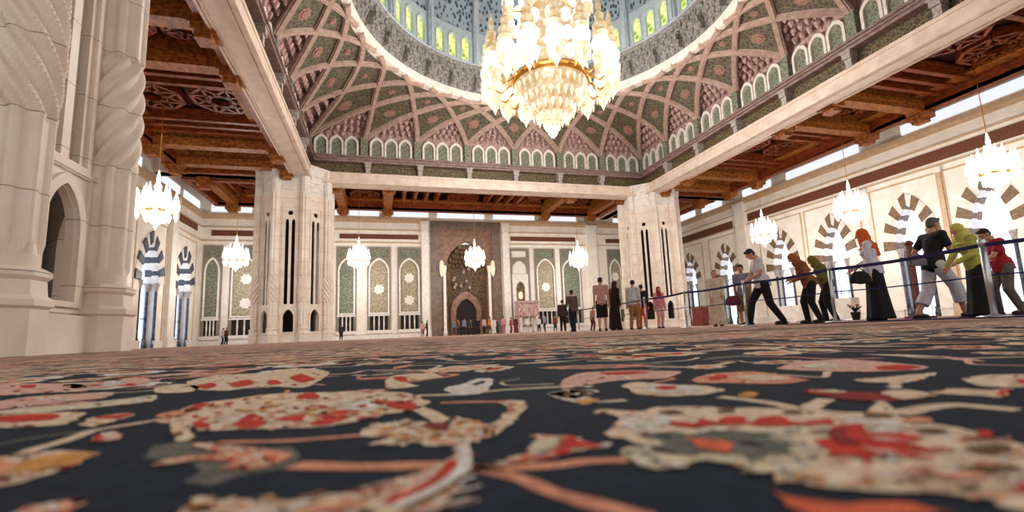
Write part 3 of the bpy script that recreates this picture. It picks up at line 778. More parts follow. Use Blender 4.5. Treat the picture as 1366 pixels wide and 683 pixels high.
def make_big():
    t = empty('grand_chandelier', (CX, CY, 12.5), 0, 'huge tiered crystal and gilt chandelier hanging from the dome', 'chandelier')
    q = MB()
    q.lathe([(.03, 0), (.3, .3), (.34, .6), (.5, .75), (.62, 1.0), (1.0, 1.2), (1.1, 1.5), (1.5, 1.75), (1.6, 2.1), (1.95, 2.35), (2.1, 2.8), (2.35, 3.1), (2.42, 3.5), (1.9, 3.6)], 32)
    part(q, 'bowl', M['goldc'], t)
    q = MB(); q.lathe([(2.4, 3.35), (2.62, 3.42), (2.62, 3.72), (2.42, 3.8)], 48); part(q, 'gilt_ring', M['gold'], t)
    for r, z, nn, s in ((.45, .75, 8, .5), (.95, 1.25, 14, .55), (1.45, 1.8, 20, .6), (1.9, 2.4, 26, .6), (2.3, 3.1, 30, .55)):
        q = MB()
        for k in range(nn):
            a = 2*PI*k/nn; o = len(q.v); q.lathe([(.02, -.42*s/.5), (.1, -.2), (.13, 0), (.04, .2)], 6, (r*math.cos(a), r*math.sin(a)), smooth=False)
            q.v[o:] = [(x, y, zz+z) for x, y, zz in q.v[o:]]
        part(q, 'crystal_fringe', M['crystal'], t)
    q = MB(); q.lathe([(.1, -.15), (.3, .1), (.36, .4), (.3, .6)], 16); part(q, 'finial', M['bulb'], t)
    q = MB()
    q.lathe([(1.9, 3.6), (1.7, 4.0), (2.1, 4.3), (2.1, 5.0), (1.75, 5.3), (1.95, 5.6), (1.95, 6.3), (1.6, 6.6), (1.85, 6.9), (1.85, 7.6), (1.5, 7.9), (1.8, 8.3), (1.8, 9.2), (1.4, 9.5), (1.6, 10.0), (1.5, 11.5), (.9, 12.0), (1.0, 13.0), (.2, 14.0)], 24, smooth=False)
    part(q, 'tower', M['goldc'], t)
    for z, r, nn in ((4.65, 2.2, 12), (5.95, 2.05, 12), (7.25, 1.95, 12), (8.75, 1.9, 10)):
        for k in range(nn):
            a = 2*PI*(k+.5)/nn; q = MB(); q.ball((r*math.cos(a), r*math.sin(a), z), (.34, .34, .46), 10, 7); part(q, 'globe', M['bulb'], t)
    q = MB(); q.tube([(0, 0, 14), (0, 0, 29.8)], .08, 8); part(q, 'chain', M['gold'], t)
    def turret(x, y, z, k2, s):
        q = MB(); q.M = Matrix.Translation((x, y, z)) @ Matrix.Scale(s, 4)
        q.lathe([(.02, -1.3), (.12, -1.0), (.26, -.8), (.3, -.5), (.48, -.25), (.5, .0), (.36, .15)], 12); b2 = part(q, 'turret', M['crystal'], t)
        q = MB(); q.M = Matrix.Translation((x, y, z)) @ Matrix.Scale(s, 4); q.ball((0, 0, .6), (.5, .5, .55), 12, 8); part(q, 'globe', M['bulb'], b2)
        q = MB(); q.M = Matrix.Translation((x, y, z)) @ Matrix.Scale(s, 4); q.lathe([(.34, 1.05), (.46, 1.2), (.36, 1.4), (.4, 1.7), (.22, 1.95), (.26, 2.3), (.12, 2.5), (.15, 2.9), (.03, 3.5)], 12, smooth=False); part(q, 'spire', M['goldc'], b2)
        for i in range(6):
            a = 2*PI*i/6; q = MB(); q.M = Matrix.Translation((x, y, z)) @ Matrix.Scale(s, 4); q.lathe([(.01, -.75), (.06, -.6), (.09, -.4), (.03, -.2)], 6, (.42*math.cos(a), .42*math.sin(a))); part(q, 'drop', M['crystal'], b2)
    for k in range(16):
        a = 2*PI*(k+.3)/16; turret(4.0*math.cos(a), 4.0*math.sin(a), 3.7, k, 1.1)
        q = MB(); q.tube([(2.5*math.cos(a), 2.5*math.sin(a), 3.6), (3.2*math.cos(a), 3.2*math.sin(a), 3.0), (4.05*math.cos(a), 4.05*math.sin(a), 3.5)], .07, 6); part(q, 'arm', M['gold'], t)
    for k in range(8):
        a = 2*PI*(k+.1)/8; turret(2.75*math.cos(a), 2.75*math.sin(a), 8.2, k, .8)
        q = MB(); q.tube([(1.4*math.cos(a), 1.4*math.sin(a), 8.4), (2.75*math.cos(a), 2.75*math.sin(a), 8.1)], .05, 6); part(q, 'arm', M['gold'], t)
    return t
make_big()
for k in range(6):
    a = 2*PI*k/6; plight('chandelier_glow', (CX+5.6*math.cos(a), CY+5.6*math.sin(a), 15.5), 850, .6, (1, .95, .88))
plight('chandelier_glow', (CX, CY, 11.6), 1300, .7, (1, .95, .88))

# ------------------------------------------------------------------ floor: one patterned carpet
COLS = dict(navy=(20, 30, 44), peach=(240, 190, 164), salmon=(214, 140, 112), red=(186, 50, 38), dred=(130, 40, 36), cream=(208, 192, 164), white=(232, 216, 200),
            gold=(196, 140, 74), gray=(96, 96, 90), olive=(110, 84, 52), pink=(222, 164, 150), orange=(222, 98, 66))
CM = {}
for i, (k, c) in enumerate(COLS.items()):
    m, nt, b = newmat('carpet wool '+k); N = nt.nodes.new; L = nt.links.new
    b.inputs['Roughness'].default_value = .95; b.inputs['Specular IOR Level'].default_value = .05
    b.inputs['Sheen Weight'].default_value = .03; b.inputs['Sheen Roughness'].default_value = .5
    tc = N('ShaderNodeTexCoord'); n1 = N('ShaderNodeTexNoise'); n1.inputs['Scale'].default_value = 420; n1.inputs['Detail'].default_value = 3
    n2 = N('ShaderNodeTexNoise'); n2.inputs['Scale'].default_value = 70; n2.inputs['Detail'].default_value = 4
    L(tc.outputs['Object'], n1.inputs['Vector']); L(tc.outputs['Object'], n2.inputs['Vector'])
    ad = N('ShaderNodeMath'); ad.operation = 'ADD'; L(n1.outputs['Fac'], ad.inputs[0]); L(n2.outputs['Fac'], ad.inputs[1])
    r = N('ShaderNodeValToRGB'); r.color_ramp.elements[0].position = .3; r.color_ramp.elements[1].position = .7
    hv = N('ShaderNodeMath'); hv.operation = 'MULTIPLY'; hv.inputs[1].default_value = .5; L(ad.outputs[0], hv.inputs[0]); L(hv.outputs[0], r.inputs['Fac'])
    r.color_ramp.elements[0].color = lin(tuple(v*.72 for v in c)); r.color_ramp.elements[1].color = lin(tuple(min(255, v*1.2+12) for v in c))
    L(r.outputs['Color'], b.inputs['Base Color'])
    bp = N('ShaderNodeBump'); bp.inputs['Strength'].default_value = .7; bp.inputs['Distance'].default_value = .002; L(n1.outputs['Fac'], bp.inputs['Height']); L(bp.outputs['Normal'], b.inputs['Normal'])
    CM[k] = i; M['wool '+k] = m
def farwool(key, dark, navy, sc2):     # dense floral ground
    m, nt, b = newmat('carpet wool pattern '+key); N = nt.nodes.new; L = nt.links.new
    b.inputs['Roughness'].default_value = .95; b.inputs['Specular IOR Level'].default_value = .05
    tc = N('ShaderNodeTexCoord'); n1 = N('ShaderNodeTexNoise'); n1.inputs['Scale'].default_value = sc2; n1.inputs['Detail'].default_value = 5; n1.inputs['Roughness'].default_value = .65
    L(tc.outputs['Object'], n1.inputs['Vector'])
    r = N('ShaderNodeValToRGB'); e = r.color_ramp.elements
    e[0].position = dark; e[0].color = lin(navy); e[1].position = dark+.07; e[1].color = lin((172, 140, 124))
    for p, c in ((dark+.13, (190, 160, 142)), (dark+.18, (176, 112, 94)), (dark+.22, (196, 166, 150)), (dark+.28, (100, 88, 86))):
        x = e.new(p); x.color = lin(c)
    L(n1.outputs['Fac'], r.inputs['Fac']); L(r.outputs['Color'], b.inputs['Base Color']); M['wool '+key] = m
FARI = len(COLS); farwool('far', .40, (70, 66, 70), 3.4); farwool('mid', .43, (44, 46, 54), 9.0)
fl = MB()
def fpoly(pts, c, lvl, jit=.0019, sub=True, ref=None):
    """a woven shape lying on the floor, its edge made ragged by the tufts"""
    out = []
    n = len(pts)
    for i in range(n):
        a = Vector(pts[i]).to_2d(); b2 = Vector(pts[(i+1) % n]).to_2d(); L_ = (b2-a).length
        k = max(1, min(60, int(L_/.0035))) if sub else 1
        for j in range(k):
            p = a.lerp(b2, j/k); nz = noise.noise_vector((p.x*150, p.y*150, lvl*3.1))
            out.append((p.x+nz.x*jit*2, p.y+nz.y*jit*2))
    tri = tessellate_polygon([[Vector((x, y, 0)) for x, y in out]])
    fl.k = CM[c]; fl.add([(x, y, .0004*lvl) for x, y in out], [t for t in tri])
def stroke(pts, w, c, lvl):
    P2 = [Vector(p).to_2d() for p in pts]; ln = []; rn = []
    # resample smoothly
    Q = []
    for i in range(len(P2)-1):
        p0 = P2[max(i-1, 0)]; p1 = P2[i]; p2 = P2[i+1]; p3 = P2[min(i+2, len(P2)-1)]
        for j in range(6):
            t = j/6; Q.append(.5*((2*p1)+(-p0+p2)*t+(2*p0-5*p1+4*p2-p3)*t*t+(-p0+3*p1-3*p2+p3)*t**3))
    Q.append(P2[-1])
    fl.k = CM[c]; vs = []
    for i, p in enumerate(Q):
        d = (Q[min(i+1, len(Q)-1)]-Q[max(i-1, 0)]).normalized(); nn = Vector((-d.y, d.x))
        ww = w*(1+.18*noise.noise((p.x*60, p.y*60, lvl)))/2
        vs += [(p.x+nn.x*ww, p.y+nn.y*ww, .0004*lvl), (p.x-nn.x*ww, p.y-nn.y*ww, .0004*lvl)]
    fl.add(vs, [(2*i, 2*i+1, 2*i+3, 2*i+2) for i in range(len(Q)-1)])
OFF = {'A': 0, 'B': 350, 'C': 680, 'D': 966}
def tr(o, pts): return [floor_pt(OFF[o]+x/3.365, 480+y/3.365) for x, y in pts]
def S(o, c, lvl, *pts, deco=True):
    w3 = tr(o, pts); w4 = []
    n = len(w3)
    for i in range(n):                       # rounded outlines
        p0, p1, p2, p3 = (Vector(w3[(i+k) % n]) for k in (-1, 0, 1, 2))
        for j in range(4):
            t = j/4; q3 = .5*((2*p1)+(-p0+p2)*t+(2*p0-5*p1+4*p2-p3)*t*t+(-p0+3*p1-3*p2+p3)*t**3)
            w4.append(p1.lerp(p2, t).lerp(q3, .6))
    fpoly(w4, c, lvl)
    xs = [p[0] for p in pts]; ys = [p[1] for p in pts]; wd2 = max(xs)-min(xs); ht = max(ys)-min(ys)
    if lvl in (2, 3) and c in DECO and wd2 > 90 and deco:
        for i in range(int(min(260, wd2*ht/900))):           # little woven flecks inside the shape
            x = rnd.uniform(min(xs), max(xs)); y = rnd.uniform(min(ys), max(ys))
            ins = False; k = n-1
            for j in range(n):
                if (ys[j] > y) != (ys[k] > y) and x < (xs[k]-xs[j])*(y-ys[j])/(ys[k]-ys[j])+xs[j]: ins = not ins
                k = j
            if not ins: continue
            f3 = rnd.uniform(.5, 1.3)*(8+(y-20)*.055); S(o, rnd.choice(DECO[c]), lvl+.45, (x-f3, y), (x, y-f3*.2), (x+f3, y-f3*.1), (x+f3*.3, y+f3*.25), deco=False)
DECO = {'peach': ['salmon', 'white', 'salmon', 'gold', 'pink', 'dred'], 'pink': ['white', 'salmon', 'peach', 'dred'], 'salmon': ['peach', 'red', 'white', 'peach'], 'white': ['peach', 'cream'], 'cream': ['white', 'peach', 'gray'], 'gray': ['cream', 'navy', 'gray']}
def K(o, c, lvl, w, *pts): stroke(tr(o, pts), w, c, lvl)
def Eo(o, c, lvl, cx, cy, rx, ry): S(o, c, lvl, *[(cx+rx*math.cos(a), cy+ry*math.sin(a)) for a in [2*PI*i/10 for i in range(10)]])
# left part
S('A', 'peach', 2, (0, 440), (120, 425), (300, 412), (430, 425), (370, 465), (300, 490), (200, 530), (60, 565), (-60, 575), (-60, 440))
S('A', 'gold', 3, (70, 470), (200, 445), (300, 425), (410, 432), (320, 478), (180, 500), (70, 505))
S('A', 'salmon', 4, (-60, 455), (50, 462), (90, 500), (20, 530), (-60, 540))
S('A', 'salmon', 2, (60, 720), (150, 665), (385, 628), (370, 652), (250, 720))
S('A', 'gray', 1, (640, 440), (700, 390), (860, 368), (900, 395), (1290, 395), (1346, 430), (1290, 490), (1050, 530), (960, 565), (815, 545), (900, 500), (860, 470), (720, 450))
S('A', 'salmon', 3, (680, 485), (780, 452), (1000, 430), (885, 400), (900, 382), (1020, 395), (1160, 402), (1310, 432), (1230, 480), (1080, 505), (1000, 500), (1060, 468), (900, 458), (760, 478))
K('A', 'peach', 2, .010, (80, 440), (160, 405), (300, 365), (420, 322), (560, 298), (700, 275), (790, 258))
K('A', 'gray', 1, .008, (-40, 388), (200, 345), (360, 325), (480, 310))
S('A', 'pink', 3, (420, 352), (500, 325), (556, 352), (500, 372), (425, 372))
S('A', 'red', 4, (420, 352), (450, 345), (470, 368), (430, 370))
S('A', 'peach', 2, (-40, 250), (200, 240), (385, 240), (300, 290), (160, 303), (-40, 308))
S('A', 'red', 3, (-40, 262), (150, 248), (265, 250), (230, 275), (60, 285), (-40, 280))
S('A', 'peach', 2, (365, 292), (420, 262), (560, 244), (605, 250), (490, 285), (400, 306))
S('A', 'red', 3, (430, 262), (595, 246), (560, 262), (470, 270))
S('A', 'pink', 2, (-40, 195), (160, 165), (500, 150), (460, 175), (280, 192), (-40, 230))
S('A', 'cream', 2, (-40, 236), (300, 205), (500, 185), (700, 160), (680, 188), (450, 215), (-40, 258))
# central blossom
BX = 1178
S('A', 'peach', 2, (700, 285), (760, 258), (860, 205), (1020, 183), (1200, 158), (BX+200, 150), (BX+400, 148), (BX+640, 150), (BX+745, 190), (BX+690, 228), (BX+570, 247), (BX+420, 280), (BX+300, 302), (BX+100, 312), (1000, 320), (900, 322), (850, 300), (800, 290))
for pts in (((860, 292), (935, 262), (935, 310), (880, 314)), ((1050, 292), (1130, 245), (1200, 292), (1120, 316)), ((820, 245), (870, 205), (935, 198), (900, 225))): S('A', 'red', 3, *pts)
S('A', 'salmon', 3, (700, 258), (780, 235), (900, 228), (820, 252), (740, 262))
for pts in (((60, 275), (120, 258), (190, 255), (170, 285)), ((210, 292), (320, 236), (440, 236), (300, 298)), ((480, 190), (600, 190), (680, 200), (690, 226), (600, 226), (520, 206)), ((150, 165), (230, 150), (260, 175), (180, 185))): S('B', 'red', 3, *pts)
S('B', 'white', 3, (350, 190), (480, 185), (560, 215), (430, 232), (360, 225))
for i in range(60):
    x = rnd.uniform(820, 1870); y = rnd.uniform(185, 300); w3 = rnd.uniform(15, 45)
    if y > 290-(x-1200)*.08 or y < 210-(x-820)*.06: continue
    S('A', rnd.choice(['salmon', 'dred', 'gold', 'cream', 'salmon', 'red']), 4, (x, y), (x+w3, y-6), (x+w3*1.4, y+2), (x+w3*.6, y+7))
S('A', 'peach', 2, (775, 290), (835, 298), (865, 358), (800, 372), (770, 325))
# toothed rosette, hook and stems
ros = []
oc2 = [(440, 315), (500, 292), (570, 285), (640, 270), (720, 282), (790, 288), (880, 258), (960, 282), (1060, 300), (1030, 340), (960, 378), (900, 378), (850, 388), (760, 392), (700, 375), (640, 388), (560, 388), (490, 386), (560, 355), (440, 350)]
for i, p in enumerate(oc2):
    q3 = oc2[(i+1) % len(oc2)]; ros += [p, ((p[0]+q3[0])/2*.96+750*.04, (p[1]+q3[1])/2*.94+330*.06)]
S('B', 'peach', 2, *ros)
S('B', 'dred', 4, (740, 292), (830, 294), (826, 325), (760, 322))
for p in ((640, 300), (700, 330), (880, 292), (880, 345), (600, 345), (710, 365), (780, 358), (660, 355), (940, 320), (560, 318)): Eo('B', 'gold', 3, p[0], p[1], 26, 8)
for p in ((655, 297), (885, 290), (770, 350), (620, 375)): Eo('B', 'olive', 4, p[0], p[1], 20, 5)
K('B', 'peach', 2, .014, (680, 215), (740, 240), (790, 268), (830, 295))
S('B', 'peach', 2, (985, 340), (1020, 300), (1070, 268), (1108, 222), (1060, 192), (1120, 185), (1182, 190), (1172, 240), (1112, 292), (1050, 338))
S('B', 'red', 3, (1118, 205), (1135, 205), (1120, 235), (1105, 240))
K('B', 'salmon', 1, .009, (800, 195), (950, 190), (1090, 190))
K('B', 'salmon', 1, .007, (-200, 372), (100, 366), (300, 352), (470, 338))
S('B', 'peach', 2, (855, 378), (930, 378), (952, 430), (930, 500), (905, 560), (830, 630), (740, 700), (400, 760), (-340, 760), (-350, 690), (-328, 650), (-285, 622), (-240, 618), (-195, 652), (-120, 622), (-60, 648), (0, 628), (40, 622), (100, 642), (180, 640), (300, 620), (480, 582), (640, 532), (780, 482), (846, 440), (868, 410))
K('B', 'red', 3, .005, (855, 460), (830, 500), (760, 560), (600, 635), (560, 660))
K('B', 'salmon', 3, .007, (470, 655), (350, 668), (200, 690))
K('B', 'olive', 3, .0035, (905, 530), (860, 570), (780, 615), (640, 680))
K('B', 'white', 3, .006, (900, 400), (915, 450), (880, 520), (760, 600), (600, 670))
K('B', 'salmon', 1, .013, (140, 474), (300, 480), (500, 482), (660, 478), (800, 474))
K('B', 'salmon', 1, .009, (930, 492), (1110, 488), (1310, 476), (1460, 458), (1640, 452))
K('C', 'salmon', 1, .009, (-180, 485), (-60, 508), (60, 540), (200, 600), (380, 650), (640, 715))
S('C', 'salmon', 2, (-60, 476), (60, 428), (150, 375), (80, 344), (250, 348), (330, 374), (440, 390), (300, 412), (220, 442), (90, 466))
S('C', 'red', 3, (-10, 465), (120, 448), (190, 428), (262, 352), (330, 376), (425, 390), (290, 405), (210, 440), (90, 462))
S('C', 'cream', 4, (70, 432), (130, 370), (222, 364), (205, 408), (120, 440))
# the big palmette
S('C', 'peach', 2, (370, 240), (440, 226), (580, 236), (640, 220), (850, 213), (960, 222), (1100, 218), (1250, 226), (1362, 225), (1522, 240), (1722, 252), (1862, 285), (2062, 320), (2172, 356), (2308, 390), (2500, 430), (2700, 560), (2600, 720), (2308, 690), (2162, 642), (1962, 606), (1662, 597), (1442, 578), (1262, 556), (1200, 556), (1180, 510), (1070, 522), (1036, 490), (900, 458), (820, 458), (770, 492), (620, 494), (540, 460), (498, 430), (510, 400), (592, 384), (510, 355), (435, 345), (470, 300), (485, 258))
S('C', 'cream', 3, (506, 430), (592, 386), (640, 350), (760, 330), (1060, 330), (1220, 320), (1440, 310), (1440, 360), (1390, 430), (1310, 480), (1262, 550), (1190, 510), (1072, 518), (1036, 486), (900, 454), (820, 454), (765, 486), (620, 488), (548, 458))
S('C', 'white', 3, (520, 262), (700, 256), (720, 300), (600, 330), (540, 320), (500, 300))
S('C', 'red', 4, (720, 288), (780, 290), (826, 302), (868, 270), (920, 288), (980, 262), (1042, 264), (1062, 295), (1150, 264), (1212, 262), (1260, 288), (1330, 290), (1442, 272), (1444, 296), (1220, 306), (1000, 300), (820, 312), (740, 306))
S('C', 'gray', 4, (598, 345), (740, 335), (800, 345), (940, 328), (1062, 335), (1205, 345), (1150, 362), (1280, 395), (1215, 400), (1290, 440), (1180, 440), (1110, 466), (1000, 430), (860, 436), (740, 442), (630, 410), (690, 392), (640, 362))
S('C', 'navy', 5, (1050, 390), (1100, 380), (1150, 400), (1080, 400)); S('C', 'navy', 5, (640, 345), (700, 350), (740, 372), (700, 362)); S('C', 'navy', 5, (640, 408), (720, 425), (760, 440), (700, 430))
S('C', 'orange', 5, (790, 350), (815, 368), (900, 372), (1002, 392), (990, 426), (910, 424), (830, 395))
S('D', 'red', 4, (410, 380), (470, 366), (500, 345), (478, 310), (560, 300), (630, 302), (650, 335), (800, 345), (920, 362), (800, 385), (965, 422), (820, 422), (885, 458), (700, 442), (640, 472), (560, 450), (465, 445), (480, 420), (440, 400))
S('D', 'dred', 5, (480, 330), (540, 320), (545, 360), (600, 395), (540, 400), (490, 375)); S('D', 'pink', 5, (640, 360), (760, 372), (820, 380), (700, 378)); S('D', 'pink', 5, (620, 415), (740, 425), (800, 440), (680, 432))
for x, y, rx, ry, c in ((-235, 245, 58, 7, 'olive'), (8, 238, 46, 7, 'olive'), (312, 245, 52, 7, 'olive'), (690, 262, 74, 8, 'olive'), (930, 332, 78, 12, 'olive'), (1190, 415, 95, 19, 'olive'), (1215, 508, 118, 17, 'olive'), (1130, 370, 70, 8, 'dred'), (880, 560, 60, 10, 'olive'), (1120, 600, 60, 9, 'olive'), (640, 520, 30, 10, 'salmon'), (860, 510, 90, 9, 'salmon'), (1060, 545, 110, 12, 'salmon'), (870, 285, 70, 10, 'salmon'), (400, 545, 70, 7, 'gold'), (1180, 345, 40, 12, 'red'), (1340, 600, 40, 25, 'red'), (600, 575, 90, 6, 'salmon')):
    Eo('D', c, 5, x, y, rx, ry)
S('D', 'white', 3, (520, 268), (640, 268), (800, 290), (860, 320), (700, 335), (640, 320), (540, 292))
S('D', 'orange', 2, (240, 600), (340, 640), (500, 660), (800, 655), (1050, 700), (500, 720), (300, 680))
S('D', 'peach', 2, (630, 255), (690, 190), (720, 190), (755, 240), (790, 255))
K('D', 'peach', 1, .014, (770, 245), (920, 215), (1040, 205), (1180, 215), (1320, 228))
K('D', 'peach', 1, .012, (370, 222), (460, 178)); K('D', 'peach', 1, .012, (-20, 168), (110, 182), (220, 198), (340, 224))
S('D', 'gold', 2, (70, 155), (110, 148), (160, 155), (130, 172), (80, 170))
S('D', 'dred', 2, (350, 142), (420, 132), (560, 145), (690, 152), (900, 182), (700, 186), (600, 186), (420, 162))
S('D', 'peach', 3, (690, 152), (820, 140), (960, 166), (800, 184)); S('D', 'peach', 3, (380, 145), (480, 140), (560, 150), (460, 152))
S('D', 'peach', 2, (930, 150), (1020, 133), (1180, 140), (1290, 133), (1240, 172), (1150, 166), (1020, 160)); S('D', 'red', 3, (1230, 145), (1300, 135), (1240, 172))
S('C', 'peach', 2, (500, 122), (560, 103), (720, 114), (880, 120), (965, 140), (860, 162), (700, 166), (560, 156), (540, 135)); S('C', 'white', 3, (600, 118), (820, 122), (860, 145), (640, 152)); Eo('C', 'red', 4, 700, 133, 52, 10)
S('C', 'white', 2, (170, 156), (260, 138), (405, 140), (340, 168), (400, 188), (340, 205), (280, 192), (220, 178)); S('C', 'gold', 3, (290, 185), (405, 180), (350, 208)); K('C', 'cream', 1, .009, (390, 190), (450, 188), (520, 182))
S('C', 'pink', 2, (240, 92), (330, 60), (560, 50), (770, 55), (700, 85), (480, 96), (380, 112), (240, 132)); S('C', 'red', 3, (400, 62), (560, 54), (640, 60), (480, 72))
S('C', 'salmon', 2, (820, 92), (900, 65), (1100, 55), (1300, 85), (1345, 96), (1200, 112), (1000, 108), (850, 106)); S('C', 'red', 3, (890, 85), (960, 70), (980, 85), (920, 96)); S('C', 'peach', 3, (1000, 80), (1150, 70), (1260, 88), (1120, 98))
S('D', 'peach', 2, (585, 92), (740, 80), (960, 60), (880, 95), (795, 108), (800, 130), (740, 132), (740, 106), (620, 102))
S('D', 'peach', 2, (1080, 86), (1200, 70), (1400, 72), (1400, 122), (1200, 126), (1100, 108)); S('D', 'red', 3, (1310, 95), (1400, 90), (1400, 112), (1330, 112))
S('D', 'pink', 2, (230, 42), (350, 10), (560, 0), (900, 30), (860, 50), (640, 56), (400, 52)); S('D', 'red', 3, (680, 35), (780, 25), (880, 35), (820, 50), (700, 48)); S('D', 'cream', 3, (340, 30), (480, 15), (520, 35), (400, 42))
S('B', 'white', 2, (815, 132), (900, 110), (960, 88), (1035, 88), (1000, 150), (880, 162), (840, 150)); S('B', 'navy', 3, (945, 112), (990, 98), (1000, 104), (960, 118))
K('B', 'cream', 1, .012, (690, 162), (900, 155), (1100, 135), (1400, 120), (1480, 122))
S('B', 'peach', 2, (555, 92), (600, 70), (760, 62), (805, 80), (640, 100), (700, 120), (560, 132)); S('B', 'red', 3, (590, 80), (640, 78), (650, 102), (610, 98))
S('B', 'peach', 2, (-340, 100), (-200, 70), (0, 60), (150, 38), (300, 55), (250, 100), (180, 128), (0, 120), (-150, 140), (-300, 135))
for pts in (((120, 85), (170, 65), (240, 90), (180, 105)), ((20, 100), (60, 92), (90, 108), (40, 116)), ((-150, 110), (-60, 90), (-40, 112), (-120, 126)), ((-290, 120), (-220, 105), (-210, 125), (-270, 132))): S('B', 'red', 3, *pts)
S('B', 'pink', 2, (1280, 158), (1400, 135), (1500, 150), (1400, 180)); 
S('A', 'peach', 2, (690, 130), (800, 110), (900, 120), (860, 145), (760, 152), (700, 148)); S('A', 'pink', 2, (-40, 118), (160, 108), (380, 112), (392, 142), (200, 150), (-40, 162)); S('A', 'red', 3, (90, 118), (160, 114), (150, 128), (100, 128))
S('A', 'pink', 2, (540, 90), (620, 78), (680, 92), (640, 110), (560, 106)); S('A', 'peach', 2, (280, 115), (350, 108), (390, 122), (330, 132))
for i in range(150):                     # small salmon and pink hatching woven into the palmette
    x = rnd.uniform(300, 1346); y = rnd.uniform(270, 590)
    if y > 430+(x-300)*.2 and x < 700: continue
    if y < 270+(x-600)*.13: continue
    w3 = rnd.uniform(14, 50)*(y/400); S('D', rnd.choice(['salmon', 'pink', 'white', 'pink', 'cream']), 3.5, (x, y), (x+w3, y-3-rnd.random()*4), (x+w3*1.6, y+3), (x+w3*.7, y+6))
for i in range(60):
    x = rnd.uniform(-250, 850); y = rnd.uniform(560, 680)
    if y < 640-(x-60)*.16: continue
    w3 = rnd.uniform(20, 70); K('B', rnd.choice(['salmon', 'white', 'pink']), 2.5, .0022, (x, y), (x+w3, y-w3*.22), (x+w3*2, y-w3*.5))
# the same repertoire of blossoms, leaves and vines repeated over the hall
def lobed(cx, cy, r, n, d, sq, ang, ph=0):
    out = []
    for i in range(n*4):
        a = 2*PI*i/(n*4); rr4 = r*(1+d*math.cos(n*a+ph)); x = rr4*math.cos(a); y = rr4*sq*math.sin(a)
        out.append((cx+x*math.cos(ang)-y*math.sin(ang), cy+x*math.sin(ang)+y*math.cos(ang)))
    return out
def wp(pts, c, lvl): fpoly(pts, c, .2+.2*lvl, sub=False)
zc_ = 0
def motif(x, y, s, k):
    ang = rnd.uniform(0, 2*PI)
    if k == 0:
        wp(lobed(x, y, .55*s, 9, .13, .75, ang), rnd.choice(['peach', 'pink', 'white', 'peach']), 2); wp(lobed(x, y, .34*s, 7, .25, .6, ang), rnd.choice(['red', 'salmon', 'dred']), 3); wp(lobed(x, y, .16*s, 5, .2, .7, ang), rnd.choice(['cream', 'gold']), 4)
    elif k == 1:
        wp(lobed(x, y, .5*s, 12, .1, .45, ang), rnd.choice(['peach', 'cream', 'salmon']), 2); wp(lobed(x, y, .3*s, 6, .2, .3, ang), rnd.choice(['red', 'gold', 'gray']), 3)
    elif k == 2:
        d = Vector((math.cos(ang), math.sin(ang))); n2 = Vector((-d.y, d.x)); p = Vector((x, y))
        wp([tuple(p-d*.5*s), tuple(p-d*.1*s+n2*.16*s), tuple(p+d*.2*s+n2*.1*s), tuple(p+d*.55*s), tuple(p+d*.1*s-n2*.14*s)], rnd.choice(['salmon', 'peach', 'gray', 'pink']), 2)
    a = rnd.uniform(0, 2*PI); pts = []
    for j in range(5):
        pts.append((x+math.cos(a)*s*.32*j, y+math.sin(a)*s*.32*j)); a += rnd.uniform(-.7, .7)
    stroke(pts, .08*s, rnd.choice(['peach', 'salmon', 'cream', 'pink']), .3)
def infov(x, y, z0, z1):
    z = x*math.sin(YAW)+y*math.cos(YAW); xx = x*math.cos(YAW)-y*math.sin(YAW)
    return z0 < z < z1 and abs(xx) < z*1.25+.15
g = .15; yy = 0
random.seed(3)
n = int(12/g)
for i in range(-n, n):
    for j in range(0, n):
        x = i*g+rnd.uniform(-.05, .05); y = j*g+rnd.uniform(-.05, .05)
        if infov(x, y, .5, 3.4): motif(x, y, g*rnd.uniform(.75, 1.25)*(1 if x*math.sin(YAW)+y*math.cos(YAW) > .74 else .55), rnd.choice([0, 0, 1, 2, 2]))
fl.k = 0
def quad(x0, x1, y0, y1, z=0): fl.add([(x0, y0, z), (x1, y0, z), (x1, y1, z), (x0, y1, z)], [(0, 1, 2, 3)])
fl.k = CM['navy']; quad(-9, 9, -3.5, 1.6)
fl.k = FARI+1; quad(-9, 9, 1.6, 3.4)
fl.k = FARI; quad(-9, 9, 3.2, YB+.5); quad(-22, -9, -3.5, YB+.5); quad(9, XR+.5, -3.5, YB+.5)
f0 = struct(fl.build('floor', [M['wool '+k] for k in COLS]+[M['wool far'], M['wool mid']])); f0['label'] = 'vast navy carpet woven with peach and red blossoms'

# ------------------------------------------------------------------ rope barrier and runner along the visitors' walk
q = MB(); q.box(7.5, 12.5, 1.0, 7.35, 0, .012); o = q.build('runner_carpet', M['runner']); tag(o, 'navy blue protective runner laid under the nearest visitors on the right', 'carpet')
PX = [(7.44, 4.08), (7.56, 6.34), (7.66, 8.5), (7.77, 10.75), (7.92, 12.98), (8.1, 15.6), (8.3, 19.0)]
ph = ['thick silver one in front of the yellow-green headscarf', 'between the olive and orange headscarves', 'thin silver pole in front of the boy with the bag', 'left of the figure in the beige robe', 'in front of the small group beside the right column', 'behind the man in pink', 'farthest one, beside the person in dull purple']
def stanchion(x, y, lb, r=.03):
    t = empty('stanchion', (x, y, .012 if y < 7.3 else 0), 0, 'rope barrier post, '+lb, 'barrier post', 'rope barrier posts')
    q = MB(); q.lathe([(.17, 0), (.17, .015), (.05, .03), (.03, .05)], 24); part(q, 'base', M['chrome'], t)
    q = MB(); q.lathe([(r, .03), (r, .93)], 16); part(q, 'pole', M['chrome'], t)
    q = MB(); q.lathe([(r+.005, .9), (r+.007, .95), (r+.007, .985), (r-.01, 1.0)], 16); part(q, 'cap', M['chrome'], t)
    return t
for i, ((x, y), lb) in enumerate(zip(PX, ph)): stanchion(x, y, lb, .036 if i == 0 else .025)
